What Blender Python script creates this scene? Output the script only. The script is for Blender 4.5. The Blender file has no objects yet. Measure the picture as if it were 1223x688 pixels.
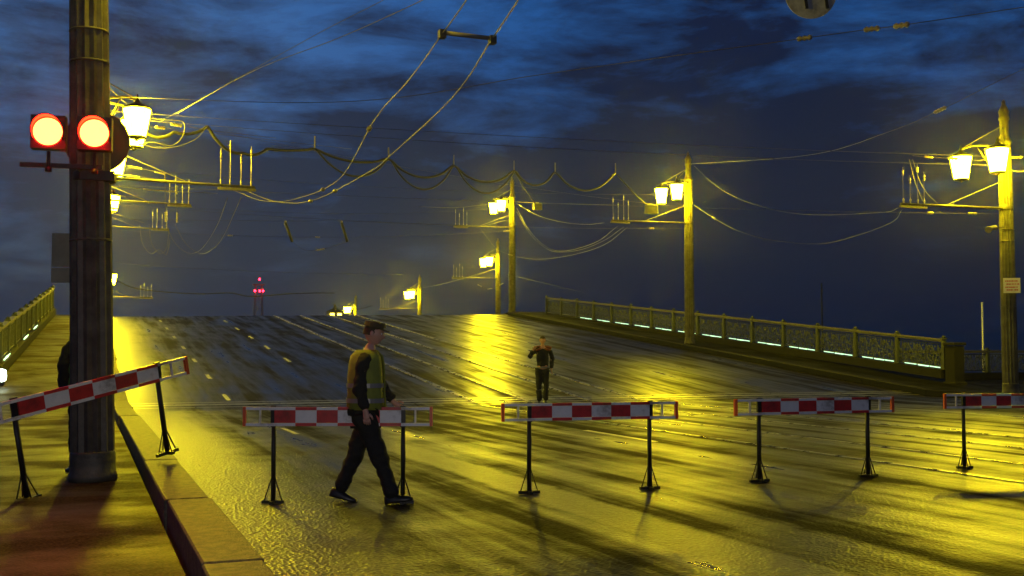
import bpy, bmesh, math, random
from mathutils import Vector, Matrix
random.seed(7)
C = bpy.context.scene.collection
PI = math.pi
R = math.radians
sc = bpy.context.scene

# ------------------------------------------------------------------ camera
FPX = 1300.0
EYE = 1.49
TH = R(21.5)
PH = math.atan(72 / FPX)
cF = Vector((math.sin(TH) * math.cos(PH), math.cos(TH) * math.cos(PH), math.sin(PH)))
cR = Vector((math.cos(TH), -math.sin(TH), 0))
cU = cR.cross(cF)
cam = bpy.data.cameras.new('camera')
cam.sensor_width = 36
cam.lens = FPX / 1223 * 36
cam.clip_start = 0.05
cam.clip_end = 6000
co = bpy.data.objects.new('camera', cam)
C.objects.link(co)
co.matrix_world = Matrix(((cR.x, cU.x, -cF.x, 0), (cR.y, cU.y, -cF.y, 0), (cR.z, cU.z, -cF.z, EYE), (0, 0, 0, 1)))
sc.camera = co

# ------------------------------------------------------------------ world: dusk sky with cloud streaks
w = bpy.data.worlds.new('World')
sc.world = w
w.use_nodes = True
nt = w.node_tree
N, L = nt.nodes, nt.links
N.clear()


def nd(tree, typ, **kw):
    n = tree.nodes.new(typ)
    for k, v in kw.items():
        if k in n.inputs.keys():
            n.inputs[k].default_value = v
        else:
            setattr(n, k, v)
    return n


def ramp(tree, pts, interp='LINEAR'):
    n = tree.nodes.new('ShaderNodeValToRGB')
    cr = n.color_ramp
    cr.interpolation = interp
    while len(cr.elements) < len(pts):
        cr.elements.new(0.5)
    for e, (p, c) in zip(cr.elements, pts):
        e.position = p
        e.color = (*c, 1) if len(c) == 3 else c
    return n


tc = nd(nt, 'ShaderNodeTexCoord')
sep = nd(nt, 'ShaderNodeSeparateXYZ')
L.new(tc.outputs['Generated'], sep.inputs[0])
# open sky colour by height
grad = ramp(nt, [(0.0, (0.010, 0.020, 0.050)), (0.08, (0.010, 0.028, 0.085)), (0.19, (0.014, 0.074, 0.250)), (0.34, (0.014, 0.092, 0.310)), (0.45, (0.006, 0.035, 0.13)), (0.8, (0.004, 0.018, 0.06))])
L.new(sep.outputs['Z'], grad.inputs[0])
# the afterglow is on the left: paler and greyer there
mp2 = nd(nt, 'ShaderNodeMapping')
L.new(tc.outputs['Generated'], mp2.inputs[0])
dotn = nd(nt, 'ShaderNodeVectorMath', operation='DOT_PRODUCT')
dotn.inputs[1].default_value = (-0.35, 0.94, 0)
L.new(tc.outputs['Generated'], dotn.inputs[0])
lft = nd(nt, 'ShaderNodeMapRange')
lft.inputs[1].default_value = 0.70
lft.inputs[2].default_value = 0.985
L.new(dotn.outputs['Value'], lft.inputs[0])
mixl = nd(nt, 'ShaderNodeMix', data_type='RGBA', blend_type='ADD')
L.new(lft.outputs[0], mixl.inputs[0])
L.new(grad.outputs[0], mixl.inputs[6])
mixl.inputs[7].default_value = (0.045, 0.068, 0.080, 1)
# clouds
mp = nd(nt, 'ShaderNodeMapping')
mp.inputs['Scale'].default_value = (3.4, 3.4, 13.0)
mp.inputs['Location'].default_value = (3.1, 0.4, 0.3)
L.new(tc.outputs['Generated'], mp.inputs[0])
n1 = nd(nt, 'ShaderNodeTexNoise', Scale=1.7, Detail=10.0, Roughness=0.64, Distortion=0.25)
L.new(mp.outputs[0], n1.inputs['Vector'])
cm = ramp(nt, [(0.40, (0, 0, 0)), (0.52, (0.45, 0.45, 0.45)), (0.64, (1, 1, 1))])
cov = ramp(nt, [(0.0, (0.36, 0.36, 0.36)), (0.13, (0.33, 0.33, 0.33)), (0.20, (0.38, 0.38, 0.38)), (0.25, (0.50, 0.50, 0.50)), (0.30, (0.53, 0.53, 0.53)), (1.0, (0.46, 0.46, 0.46))])
L.new(sep.outputs['Z'], cov.inputs[0])
am = nd(nt, 'ShaderNodeMath', operation='ADD')
L.new(n1.outputs[0], am.inputs[0])
L.new(cov.outputs[0], am.inputs[1])
am2 = nd(nt, 'ShaderNodeMath', operation='MULTIPLY_ADD')
am2.inputs[1].default_value = 0.07
L.new(lft.outputs[0], am2.inputs[0])
L.new(am.outputs[0], am2.inputs[2])
am3 = nd(nt, 'ShaderNodeMath', operation='SUBTRACT')
am3.inputs[1].default_value = 0.50
L.new(am2.outputs[0], am3.inputs[0])
L.new(am3.outputs[0], cm.inputs[0])
cloudc = ramp(nt, [(0.0, (0.009, 0.019, 0.042)), (0.10, (0.008, 0.017, 0.045)), (0.3, (0.007, 0.015, 0.050)), (1.0, (0.003, 0.006, 0.018))])
L.new(sep.outputs['Z'], cloudc.inputs[0])
addl = nd(nt, 'ShaderNodeMix', data_type='RGBA', blend_type='ADD')
L.new(lft.outputs[0], addl.inputs[0])
L.new(cloudc.outputs[0], addl.inputs[6])
addl.inputs[7].default_value = (0.012, 0.016, 0.022, 1)
rgt = nd(nt, 'ShaderNodeVectorMath', operation='DOT_PRODUCT')      # away from the afterglow the sky is deeper
rgt.inputs[1].default_value = (0.82, 0.57, 0)
L.new(tc.outputs['Generated'], rgt.inputs[0])
rmr = nd(nt, 'ShaderNodeMapRange')
rmr.inputs[1].default_value = 0.72
rmr.inputs[2].default_value = 1.0
L.new(rgt.outputs['Value'], rmr.inputs[0])
mulr = nd(nt, 'ShaderNodeMix', data_type='RGBA', blend_type='MULTIPLY')
L.new(rmr.outputs[0], mulr.inputs[0])
L.new(addl.outputs[2], mulr.inputs[6])
mulr.inputs[7].default_value = (0.30, 0.48, 0.66, 1)
mixc = nd(nt, 'ShaderNodeMix', data_type='RGBA')
L.new(cm.outputs[0], mixc.inputs[0])
L.new(mulr.outputs[2], mixc.inputs[6])
L.new(mixl.outputs[2], mixc.inputs[7])
# a trace of physical twilight
sky = nd(nt, 'ShaderNodeTexSky', sky_type='NISHITA', sun_disc=False, sun_elevation=R(-2.0), sun_rotation=R(-20))
bg1 = nd(nt, 'ShaderNodeBackground', Strength=1.0)
bg2 = nd(nt, 'ShaderNodeBackground', Strength=0.012)
L.new(mixc.outputs[2], bg1.inputs[0])
L.new(sky.outputs[0], bg2.inputs[0])
ad = nd(nt, 'ShaderNodeAddShader')
L.new(bg1.outputs[0], ad.inputs[0])
L.new(bg2.outputs[0], ad.inputs[1])
wo = nd(nt, 'ShaderNodeOutputWorld')
L.new(ad.outputs[0], wo.inputs[0])

sc.view_settings.view_transform = 'Standard'
sc.view_settings.look = 'None'
sc.view_settings.exposure = 0
sc.view_settings.gamma = 1
sc.render.engine = 'CYCLES'
sc.cycles.use_denoising = True
sc.cycles.max_bounces = 6
sc.cycles.diffuse_bounces = 2
sc.cycles.glossy_bounces = 3
sc.cycles.volume_bounces = 0
sc.cycles.sample_clamp_indirect = 6
sc.cycles.sample_clamp_direct = 0
sc.cycles.caustics_reflective = False
sc.cycles.caustics_refractive = False
LAMP = 450.0          # radiance of the sodium lanterns
HAZE = 0.00026

# the photographer's flash, right beside the lens: it is what whitens the barrier boards
fl = bpy.data.lights.new('camera_flash', 'POINT')
fl.energy = 380
fl.color = (1, 0.93, 0.90)
fl.shadow_soft_size = 0.04
flo = bpy.data.objects.new('camera_flash', fl)
C.objects.link(flo)
flo.location = (0.02, 0.0, EYE + 0.16)


def ray(px, py):
    return cF + cR * ((px - 611.5) / FPX) - cU * ((py - 344) / FPX)


def onY(px, py, Y):
    d = ray(px, py)
    return Vector((0, 0, EYE)) + d * (Y / d.y)


def onX(px, py, X):
    d = ray(px, py)
    return Vector((0, 0, EYE)) + d * (X / d.x)


def onZ(px, py, z=0.0):
    d = ray(px, py)
    return Vector((0, 0, EYE)) + d * ((z - EYE) / d.z)


# ------------------------------------------------------------------ mesh helpers
class MB:
    def __init__(s):
        s.bm = bmesh.new()
        s.mi = 0

    def _f(s, vs):
        try:
            f = s.bm.faces.new(vs)
            f.material_index = s.mi
            return f
        except ValueError:
            return None

    def box(s, c, d, rot=None):
        c = Vector(c)
        v = []
        for dz in (-1, 1):
            for dx, dy in ((-1, -1), (1, -1), (1, 1), (-1, 1)):
                p = Vector((dx * d[0] / 2, dy * d[1] / 2, dz * d[2] / 2))
                if rot is not None:
                    p = rot @ p
                v.append(s.bm.verts.new(c + p))
        for q in ((3, 2, 1, 0), (4, 5, 6, 7), (0, 1, 5, 4), (1, 2, 6, 5), (2, 3, 7, 6), (3, 0, 4, 7)):
            s._f([v[i] for i in q])

    def hexa(s, pts):
        v = [s.bm.verts.new(p) for p in pts]
        for q in ((3, 2, 1, 0), (4, 5, 6, 7), (0, 1, 5, 4), (1, 2, 6, 5), (2, 3, 7, 6), (3, 0, 4, 7)):
            s._f([v[i] for i in q])

    def tube(s, pts, r, n=8, cap=True):
        pts = [Vector(p) for p in pts]
        rs = r if isinstance(r, (list, tuple)) else [r] * len(pts)
        rings = []
        up0 = None
        for i, p in enumerate(pts):
            t = (pts[min(i + 1, len(pts) - 1)] - pts[max(i - 1, 0)]).normalized()
            if up0 is None:
                a = Vector((0, 0, 1)) if abs(t.z) < 0.9 else Vector((1, 0, 0))
            else:
                a = up0
            u = (a - t * a.dot(t)).normalized()
            up0 = u
            v = t.cross(u)
            rings.append([s.bm.verts.new(p + (u * math.cos(2 * PI * k / n) + v * math.sin(2 * PI * k / n)) * rs[i]) for k in range(n)])
        for a, b in zip(rings, rings[1:]):
            for k in range(n):
                f = s._f([a[k], a[(k + 1) % n], b[(k + 1) % n], b[k]])
                if f and n > 5:
                    f.smooth = True
        if cap:
            s._f(rings[0][::-1])
            s._f(rings[-1])

    def lathe(s, prof, n=16, c=(0, 0, 0), flute=0.0, smooth=True):
        c = Vector(c)
        rings = []
        for r, z in prof:
            ring = []
            for k in range(n):
                a = 2 * PI * k / n
                rr = r * (1 - flute * (k % 2))
                ring.append(s.bm.verts.new(c + Vector((rr * math.cos(a), rr * math.sin(a), z))))
            rings.append(ring)
        for a, b in zip(rings, rings[1:]):
            for k in range(n):
                f = s._f([a[k], a[(k + 1) % n], b[(k + 1) % n], b[k]])
                if f:
                    f.smooth = smooth
        s._f(rings[0][::-1])
        s._f(rings[-1])

    def build(s, name, mats, parent=None, loc=None, bevel=0):
        if bevel:
            bmesh.ops.bevel(s.bm, geom=s.bm.edges[:], offset=bevel, segments=1, affect='EDGES')
        bmesh.ops.recalc_face_normals(s.bm, faces=s.bm.faces[:])
        me = bpy.data.meshes.new(name)
        s.bm.to_mesh(me)
        s.bm.free()
        for m in (mats if isinstance(mats, (list, tuple)) else [mats]):
            me.materials.append(m)
        o = bpy.data.objects.new(name, me)
        C.objects.link(o)
        if parent:
            o.parent = parent
        if loc is not None:
            o.location = loc
        return o


def tag(o, label=None, cat=None, group=None, kind=None):
    if label:
        o['label'] = label
    if cat:
        o['category'] = cat
    if group:
        o['group'] = group
    if kind:
        o['kind'] = kind
    return o


def empty(name, loc, rz=0.0):
    o = bpy.data.objects.new(name, None)
    C.objects.link(o)
    o.location = loc
    o.rotation_euler = (0, 0, rz)
    o.empty_display_size = 0.1
    return o


def copy_tree(o, parent=None):
    c = o.copy()
    C.objects.link(c)
    c.parent = parent
    for ch in o.children:
        copy_tree(ch, c)
    return c


# ------------------------------------------------------------------ materials
def mat(name, col, rough=0.6, metal=0.0, var=0.25, scale=6.0, bump=0.0, bscale=40.0, rvar=0.1, spec=0.5, dirt=None, coords='Object'):
    m = bpy.data.materials.new(name)
    m.use_nodes = True
    t = m.node_tree
    b = t.nodes['Principled BSDF']
    tc = nd(t, 'ShaderNodeTexCoord')
    n = nd(t, 'ShaderNodeTexNoise', Scale=scale, Detail=6.0, Roughness=0.65)
    t.links.new(tc.outputs[coords], n.inputs['Vector'])
    lo = tuple(c * (1 - var) for c in col)
    hi = tuple(min(1, c * (1 + var)) for c in col)
    if dirt:
        cr = ramp(t, [(0.30, dirt), (0.48, lo), (0.7, hi)])
    else:
        cr = ramp(t, [(0.3, lo), (0.7, hi)])
    t.links.new(n.outputs[0], cr.inputs[0])
    t.links.new(cr.outputs[0], b.inputs['Base Color'])
    mr = nd(t, 'ShaderNodeMapRange')
    mr.inputs[3].default_value = max(0.02, rough - rvar)
    mr.inputs[4].default_value = min(1, rough + rvar)
    t.links.new(n.outputs[0], mr.inputs[0])
    t.links.new(mr.outputs[0], b.inputs['Roughness'])
    b.inputs['Metallic'].default_value = metal
    b.inputs['Specular IOR Level'].default_value = spec
    if bump:
        n2 = nd(t, 'ShaderNodeTexNoise', Scale=bscale, Detail=4.0)
        t.links.new(tc.outputs[coords], n2.inputs['Vector'])
        bp = nd(t, 'ShaderNodeBump', Strength=bump, Distance=0.02)
        t.links.new(n2.outputs[0], bp.inputs['Height'])
        t.links.new(bp.outputs[0], b.inputs['Normal'])
    return m


def emit(name, col, strength):
    m = bpy.data.materials.new(name)
    m.use_nodes = True
    b = m.node_tree.nodes['Principled BSDF']
    b.inputs['Base Color'].default_value = (*[min(1, c) for c in col], 1)
    b.inputs['Emission Color'].default_value = (*col, 1)
    b.inputs['Emission Strength'].default_value = strength
    return m


def wet_asphalt(name, base, rlo, rhi, bump, streak=(0.55, 0.03), dark=0.6, agg=90.0, wave=0.004, chip=0.003, rut=0.0, sw=1.0, lanes=False, wet=0.5, dry=0.5, bias=0.0, soft=0.075):
    m = bpy.data.materials.new(name)
    m.use_nodes = True
    t = m.node_tree
    b = t.nodes['Principled BSDF']
    tc = nd(t, 'ShaderNodeTexCoord')
    # long bands worn by the wheels
    mp = nd(t, 'ShaderNodeMapping')
    mp.inputs['Scale'].default_value = (streak[0], streak[1], 1)
    t.links.new(tc.outputs['Object'], mp.inputs[0])
    ns = nd(t, 'ShaderNodeTexNoise', Scale=1.6, Detail=5.0, Roughness=0.6, Distortion=0.2)
    t.links.new(mp.outputs[0], ns.inputs['Vector'])
    # blotches
    nb = nd(t, 'ShaderNodeTexNoise', Scale=0.55, Detail=7.0, Roughness=0.62)
    t.links.new(tc.outputs['Object'], nb.inputs['Vector'])
    av = nd(t, 'ShaderNodeMath', operation='MULTIPLY_ADD')
    av.inputs[1].default_value = sw
    t.links.new(ns.outputs[0], av.inputs[0])
    t.links.new(nb.outputs[0], av.inputs[2])
    mr = nd(t, 'ShaderNodeMapRange')
    mr.inputs[1].default_value = 0.5 * (1 + sw) - 0.2 * (1 + sw)
    mr.inputs[2].default_value = 0.5 * (1 + sw) + 0.2 * (1 + sw)
    mr.inputs[3].default_value = rlo
    mr.inputs[4].default_value = rhi
    t.links.new(av.outputs[0], mr.inputs[0])
    t.links.new(mr.outputs[0], b.inputs['Roughness'])
    # water film: wet where smooth, nearly dry and dull elsewhere
    sp = nd(t, 'ShaderNodeMapRange', interpolation_type='SMOOTHSTEP')
    sp.inputs[1].default_value = (1 + sw) * (0.5 - soft - bias)
    sp.inputs[2].default_value = (1 + sw) * (0.5 + soft - bias)
    sp.inputs[3].default_value = wet
    sp.inputs[4].default_value = dry
    t.links.new(av.outputs[0], sp.inputs[0])
    t.links.new(sp.outputs[0], b.inputs['Specular IOR Level'])
    cr = ramp(t, [(0.35, tuple(c * dark for c in base)), (0.65, base)])
    t.links.new(nb.outputs[0], cr.inputs[0])
    na = nd(t, 'ShaderNodeTexNoise', Scale=agg * 0.7, Detail=3.0)
    t.links.new(tc.outputs['Object'], na.inputs['Vector'])
    ca = ramp(t, [(0.35, (0.4, 0.4, 0.4)), (0.7, (1.9, 1.9, 1.9))])
    t.links.new(na.outputs[0], ca.inputs[0])
    mu = nd(t, 'ShaderNodeMix', data_type='RGBA', blend_type='MULTIPLY')
    mu.inputs[0].default_value = 1.0
    t.links.new(cr.outputs[0], mu.inputs[6])
    t.links.new(ca.outputs[0], mu.inputs[7])
    t.links.new(mu.outputs[2], b.inputs['Base Color'])
    # aggregate relief plus slow ripples
    vo = nd(t, 'ShaderNodeTexVoronoi', Scale=agg)
    t.links.new(tc.outputs['Object'], vo.inputs['Vector'])
    nr = nd(t, 'ShaderNodeTexNoise', Scale=7.0, Detail=5.0, Roughness=0.6)
    t.links.new(tc.outputs['Object'], nr.inputs['Vector'])
    b1 = nd(t, 'ShaderNodeBump', Strength=bump, Distance=chip)
    t.links.new(vo.outputs['Distance'], b1.inputs['Height'])
    b2 = nd(t, 'ShaderNodeBump', Strength=bump, Distance=wave)
    t.links.new(nr.outputs[0], b2.inputs['Height'])
    t.links.new(b1.outputs[0], b2.inputs['Normal'])
    t.links.new(b2.outputs[0], b.inputs['Normal'])
    if lanes:
        # sandy, coarse gutter by the left kerb and one paler resurfaced seam, both with ragged edges
        sx = nd(t, 'ShaderNodeSeparateXYZ')
        t.links.new(tc.outputs['Object'], sx.inputs[0])
        ne = nd(t, 'ShaderNodeTexNoise', Scale=1.3, Detail=7.0, Roughness=0.7)
        t.links.new(tc.outputs['Object'], ne.inputs['Vector'])
        xx = nd(t, 'ShaderNodeMath', operation='MULTIPLY_ADD')
        xx.inputs[1].default_value = 1.3
        t.links.new(ne.outputs[0], xx.inputs[0])
        t.links.new(sx.outputs['X'], xx.inputs[2])
        g = nd(t, 'ShaderNodeMapRange', interpolation_type='SMOOTHSTEP')
        g.inputs[1].default_value = 3.25
        g.inputs[2].default_value = 2.35
        t.links.new(xx.outputs[0], g.inputs[0])
        x2 = nd(t, 'ShaderNodeMath', operation='MULTIPLY_ADD')
        x2.inputs[1].default_value = 0.35
        t.links.new(ne.outputs[0], x2.inputs[0])
        t.links.new(sx.outputs['X'], x2.inputs[2])
        df = nd(t, 'ShaderNodeMath', operation='SUBTRACT')
        t.links.new(x2.outputs[0], df.inputs[0])
        df.inputs[1].default_value = 4.62
        ab = nd(t, 'ShaderNodeMath', operation='ABSOLUTE')
        t.links.new(df.outputs[0], ab.inputs[0])
        g2 = nd(t, 'ShaderNodeMapRange', interpolation_type='SMOOTHSTEP')
        g2.inputs[1].default_value = 0.34
        g2.inputs[2].default_value = 0.22
        g2.inputs[4].default_value = 0.8 if lanes == 'quay' else 0.0
        t.links.new(ab.outputs[0], g2.inputs[0])
        mx = nd(t, 'ShaderNodeMath', operation='MAXIMUM')
        t.links.new(g.outputs[0], mx.inputs[0])
        t.links.new(g2.outputs[0], mx.inputs[1])
        sand = nd(t, 'ShaderNodeMix', data_type='RGBA', blend_type='MULTIPLY')
        sand.inputs[0].default_value = 1.0
        sand.inputs[6].default_value = (0.040, 0.032, 0.020, 1)
        t.links.new(ca.outputs[0], sand.inputs[7])
        cmx = nd(t, 'ShaderNodeMix', data_type='RGBA')
        t.links.new(mx.outputs[0], cmx.inputs[0])
        t.links.new(mu.outputs[2], cmx.inputs[6])
        t.links.new(sand.outputs[2], cmx.inputs[7])
        t.links.new(cmx.outputs[2], b.inputs['Base Color'])
        rm = nd(t, 'ShaderNodeMix', data_type='FLOAT')
        t.links.new(mx.outputs[0], rm.inputs[0])
        t.links.new(mr.outputs[0], rm.inputs[2])
        rm.inputs[3].default_value = 0.36
        t.links.new(rm.outputs[0], b.inputs['Roughness'])
        sm = nd(t, 'ShaderNodeMix', data_type='FLOAT')
        t.links.new(mx.outputs[0], sm.inputs[0])
        t.links.new(sp.outputs[0], sm.inputs[2])
        sm.inputs[3].default_value = 0.55
        t.links.new(sm.outputs[0], b.inputs['Specular IOR Level'])
        bs = nd(t, 'ShaderNodeMath', operation='MULTIPLY_ADD')      # coarser relief in the gutter
        bs.inputs[1].default_value = 0.5
        bs.inputs[2].default_value = bump
        t.links.new(g.outputs[0], bs.inputs[0])
        t.links.new(bs.outputs[0], b1.inputs['Strength'])
    return m


M = {}
M['road'] = wet_asphalt('wet_road', (0.013, 0.0105, 0.008), 0.16, 0.70, 0.8, agg=34.0, chip=0.009, wave=0.016, wet=0.75, dry=0.01, bias=0.035, soft=0.11, streak=(0.9, 0.045), sw=2.0, lanes='quay')
M['deck'] = wet_asphalt('bridge_asphalt', (0.010, 0.008, 0.006), 0.20, 0.62, 0.0, streak=(1.3, 0.012), agg=60.0, chip=0.0005, wave=0.0005, sw=2.5, lanes='deck', wet=0.50, dry=0.025, bias=0.018, soft=0.10)
M['walk'] = wet_asphalt('footway_asphalt', (0.050, 0.031, 0.016), 0.45, 0.85, dark=0.35, wet=0.30, dry=0.04, bump=0.9, streak=(0.5, 0.9), agg=60.0, chip=0.005, wave=0.012)
M['walk_dark'] = wet_asphalt('dark_footway', (0.008, 0.0075, 0.007), 0.60, 0.80, 0.8, agg=50.0, wet=0.12, dry=0.02)
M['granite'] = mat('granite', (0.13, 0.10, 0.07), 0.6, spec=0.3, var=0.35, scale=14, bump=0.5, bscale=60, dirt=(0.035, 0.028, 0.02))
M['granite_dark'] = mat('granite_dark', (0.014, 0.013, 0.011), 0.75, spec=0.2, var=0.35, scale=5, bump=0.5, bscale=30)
M['paint'] = mat('road_paint', (0.62, 0.60, 0.52), 0.45, var=0.15, scale=8, dirt=(0.06, 0.055, 0.05), bump=0.3)
M['rail'] = mat('rail_steel', (0.42, 0.40, 0.38), 0.28, 0.9, var=0.2, scale=3)
M['steelplate'] = mat('joint_steel', (0.35, 0.33, 0.30), 0.30, 0.7, var=0.4, scale=5, bump=0.3)
M['pole'] = mat('pole_paint', (0.11, 0.10, 0.07), 0.55, var=0.30, scale=3.5, bump=0.3, bscale=25, dirt=(0.04, 0.035, 0.025))
M['iron'] = mat('cast_iron_green', (0.045, 0.052, 0.030), 0.5, var=0.3, scale=5)
M['gilt'] = mat('rail_top', (0.11, 0.10, 0.055), 0.45, var=0.3, scale=5)
M['black'] = mat('black_metal', (0.015, 0.014, 0.013), 0.45, 0.3, var=0.3)
M['housing'] = mat('signal_housing', (0.03, 0.022, 0.02), 0.5, var=0.3)
M['wire'] = mat('wire_metal', (0.07, 0.065, 0.05), 0.45, 0.6, var=0.2)
M['cable'] = mat('black_cable', (0.025, 0.024, 0.022), 0.6, var=0.2)
M['porcelain'] = mat('porcelain', (0.20, 0.18, 0.14), 0.3, var=0.15)
M['white'] = mat('board_white', (0.84, 0.81, 0.77), 0.45, var=0.06, scale=5, dirt=(0.30, 0.26, 0.22))
M['red'] = mat('board_red', (0.62, 0.028, 0.03), 0.42, var=0.15, scale=5, dirt=(0.20, 0.02, 0.02))
M['orange'] = mat('board_orange', (0.72, 0.10, 0.03), 0.42, var=0.15, scale=7)
M['sign_back'] = mat('sign_back', (0.36, 0.35, 0.31), 0.55, 0.2, var=0.2, scale=5, dirt=(0.15, 0.14, 0.12))
M['sign_panel'] = mat('sign_panel_back', (0.30, 0.29, 0.20), 0.6, 0.1, var=0.2, scale=4)
M['sign_white'] = mat('sign_white', (0.80, 0.76, 0.70), 0.5, var=0.08)
M['sign_red'] = mat('sign_red', (0.55, 0.04, 0.03), 0.5, var=0.1)
M['skin'] = mat('skin', (0.55, 0.30, 0.22), 0.5, var=0.08, scale=12)
M['hair'] = mat('hair', (0.03, 0.02, 0.014), 0.7, var=0.4, scale=40)
M['cap'] = mat('cap_cloth', (0.05, 0.035, 0.02), 0.8, var=0.3, scale=30)
M['navy'] = mat('navy_cloth', (0.012, 0.013, 0.022), 0.85, var=0.35, scale=9, bump=0.6, bscale=18)
M['blackcloth'] = mat('black_cloth', (0.008, 0.008, 0.009), 0.85, var=0.35, scale=9, bump=0.6, bscale=14)
M['hivis'] = mat('hivis_cloth', (0.20, 0.23, 0.03), 0.75, var=0.2, scale=8, bump=0.6, bscale=14)
M['greenvest'] = mat('green_cloth', (0.10, 0.25, 0.06), 0.75, var=0.2, scale=8, bump=0.6, bscale=14)
M['reflect'] = mat('reflective_tape', (0.26, 0.25, 0.23), 0.35, 0.3, var=0.1)
M['orangecloth'] = mat('orange_cloth', (0.22, 0.06, 0.035), 0.7, var=0.15)
M['shoe'] = mat('shoe_leather', (0.012, 0.011, 0.010), 0.35, var=0.2)
M['sodium'] = emit('sodium_glass', (1.0, 0.80, 0.005), LAMP)
M['sodium_low'] = emit('sodium_glass_low', (1.0, 0.76, 0.005), LAMP * 0.36)
M['redlens'] = emit('red_lens', (1.0, 0.0078, 0.0016), 240)
M['beacon'] = emit('red_beacon', (1.0, 0.01, 0.03), 25)
M['tube'] = emit('light_tube', (0.60, 1.0, 0.62), 1.8)
M['flood'] = emit('flood_glass', (0.80, 1.0, 0.80), 16)
M['glow_win'] = emit('lit_window', (1.0, 0.75, 0.08), 9)
M['tower'] = mat('tower_steel', (0.20, 0.19, 0.18), 0.6, 0.3)
M['offwhite_metal'] = mat('white_mast', (0.8, 0.8, 0.76), 0.4, var=0.1)
wm = bpy.data.materials.new('river_water')
wm.use_nodes = True
t = wm.node_tree
b = t.nodes['Principled BSDF']
b.inputs['Base Color'].default_value = (0.006, 0.012, 0.02, 1)
b.inputs['Roughness'].default_value = 0.12
tcw = nd(t, 'ShaderNodeTexCoord')
nw = nd(t, 'ShaderNodeTexNoise', Scale=0.9, Detail=5.0)
t.links.new(tcw.outputs['Object'], nw.inputs['Vector'])
bw = nd(t, 'ShaderNodeBump', Strength=0.6, Distance=0.25)
t.links.new(nw.outputs[0], bw.inputs['Height'])
t.links.new(bw.outputs[0], b.inputs['Normal'])
M['water'] = wm

# ------------------------------------------------------------------ ground, road, bridge deck
G = 0.0983
YJ = 27.0


def crest(X):
    return 58.1 + 0.225 * X


def deckz(X, Y):
    if Y <= YJ:
        return 0.0
    yc = crest(max(-3, min(X, 34)))
    zc = G * (yc - YJ)
    if Y <= yc:
        return G * (Y - YJ)
    d = Y - yc
    return zc - 0.118 * d if d < 33 else zc - 0.118 * 33 - 0.012 * (d - 33)


def strip(mb, x0, x1, ys, dz, th=None, nx=1):
    """sheet that follows the deck"""
    rows = []
    for Y in ys:
        row = []
        for i in range(nx + 1):
            X = x0 + (x1 - x0) * i / nx
            yy = Y(X) if callable(Y) else Y
            row.append(mb.bm.verts.new((X, yy, deckz(X, yy) + dz)))
        rows.append(row)
    for a, b_ in zip(rows, rows[1:]):
        for i in range(nx):
            mb._f([a[i], a[i + 1], b_[i + 1], b_[i]])
    if th:
        lows = [[mb.bm.verts.new((v.co.x, v.co.y, v.co.z - th)) for v in row] for row in rows]
        for a, b_ in zip(lows, lows[1:]):
            for i in range(nx):
                mb._f([a[i], b_[i], b_[i + 1], a[i + 1]])
        for k in range(len(rows) - 1):
            mb._f([rows[k][0], rows[k + 1][0], lows[k + 1][0], lows[k][0]])
            mb._f([rows[k][nx], lows[k][nx], lows[k + 1][nx], rows[k + 1][nx]])
        for i in range(nx):
            mb._f([rows[0][i], lows[0][i], lows[0][i + 1], rows[0][i + 1]])
            mb._f([rows[-1][i], rows[-1][i + 1], lows[-1][i + 1], lows[-1][i]])


# river
m = MB()
vs = [m.bm.verts.new(p) for p in ((-1500, -1200, -6), (1500, -1200, -6), (1500, 1700, -6), (-1500, 1700, -6))]
m._f(vs)
tag(m.build('water', M['water']), kind='structure')
# flat quay road: solid slab with its top at z = 0
m = MB()
vt = [(-120, -80), (160, -80), (160, 37), (28.0, 37), (28.0, 27), (-2.7, 27), (-2.7, 33), (-120, 33)]
top = [m.bm.verts.new((x, y, 0)) for x, y in vt]
bot = [m.bm.verts.new((x, y, -7)) for x, y in vt]
m._f(top)
for i in range(len(vt)):
    j = (i + 1) % len(vt)
    m._f([top[i], bot[i], bot[j], top[j]])
tag(m.build('road', M['road']), kind='structure')
# bridge deck
m = MB()
ys = [YJ, 40, 50] + [(lambda X, f=f: crest(X) + f) for f in (-0.5, 0.0, 0.5, 16, 33, 60, 120)]
strip(m, -2.7, 28.0, ys, 0.0, th=1.4, nx=12)
tag(m.build('bridge_deck', M['deck']), kind='structure')
m = MB()
strip(m, 28.0, 33.5, [(lambda X, f=f: crest(X) + f) for f in (3, 16, 33, 60, 120)], 0.0, th=1.4, nx=2)
tag(m.build('bridge_widening', M['granite_dark']), kind='structure')

KL0, KL1 = 0.64, 0.99
KR = 24.85


def ledge_ys(y0, y1, X):
    out = [y0]
    for Y in (YJ, crest(X), crest(X) + 33):
        if y0 + 0.2 < Y < y1 - 0.2:
            out.append(Y)
    out.append(y1)
    return out


# left footway: slab on the quay and up the bridge
m = MB()
strip(m, -2.7, KL0 - 0.02, [-30, 27, 40, (lambda X: crest(X)), (lambda X: crest(X) + 33), (lambda X: crest(X) + 60)], 0.09, th=0.085, nx=2)
tag(m.build('pavement_left', M['walk']), kind='structure')
m = MB()
strip(m, -60, -2.72, [-30, 27, 32], 0.09, th=0.085)
tag(m.build('pavement_quay_left', M['walk']), kind='structure')
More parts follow.
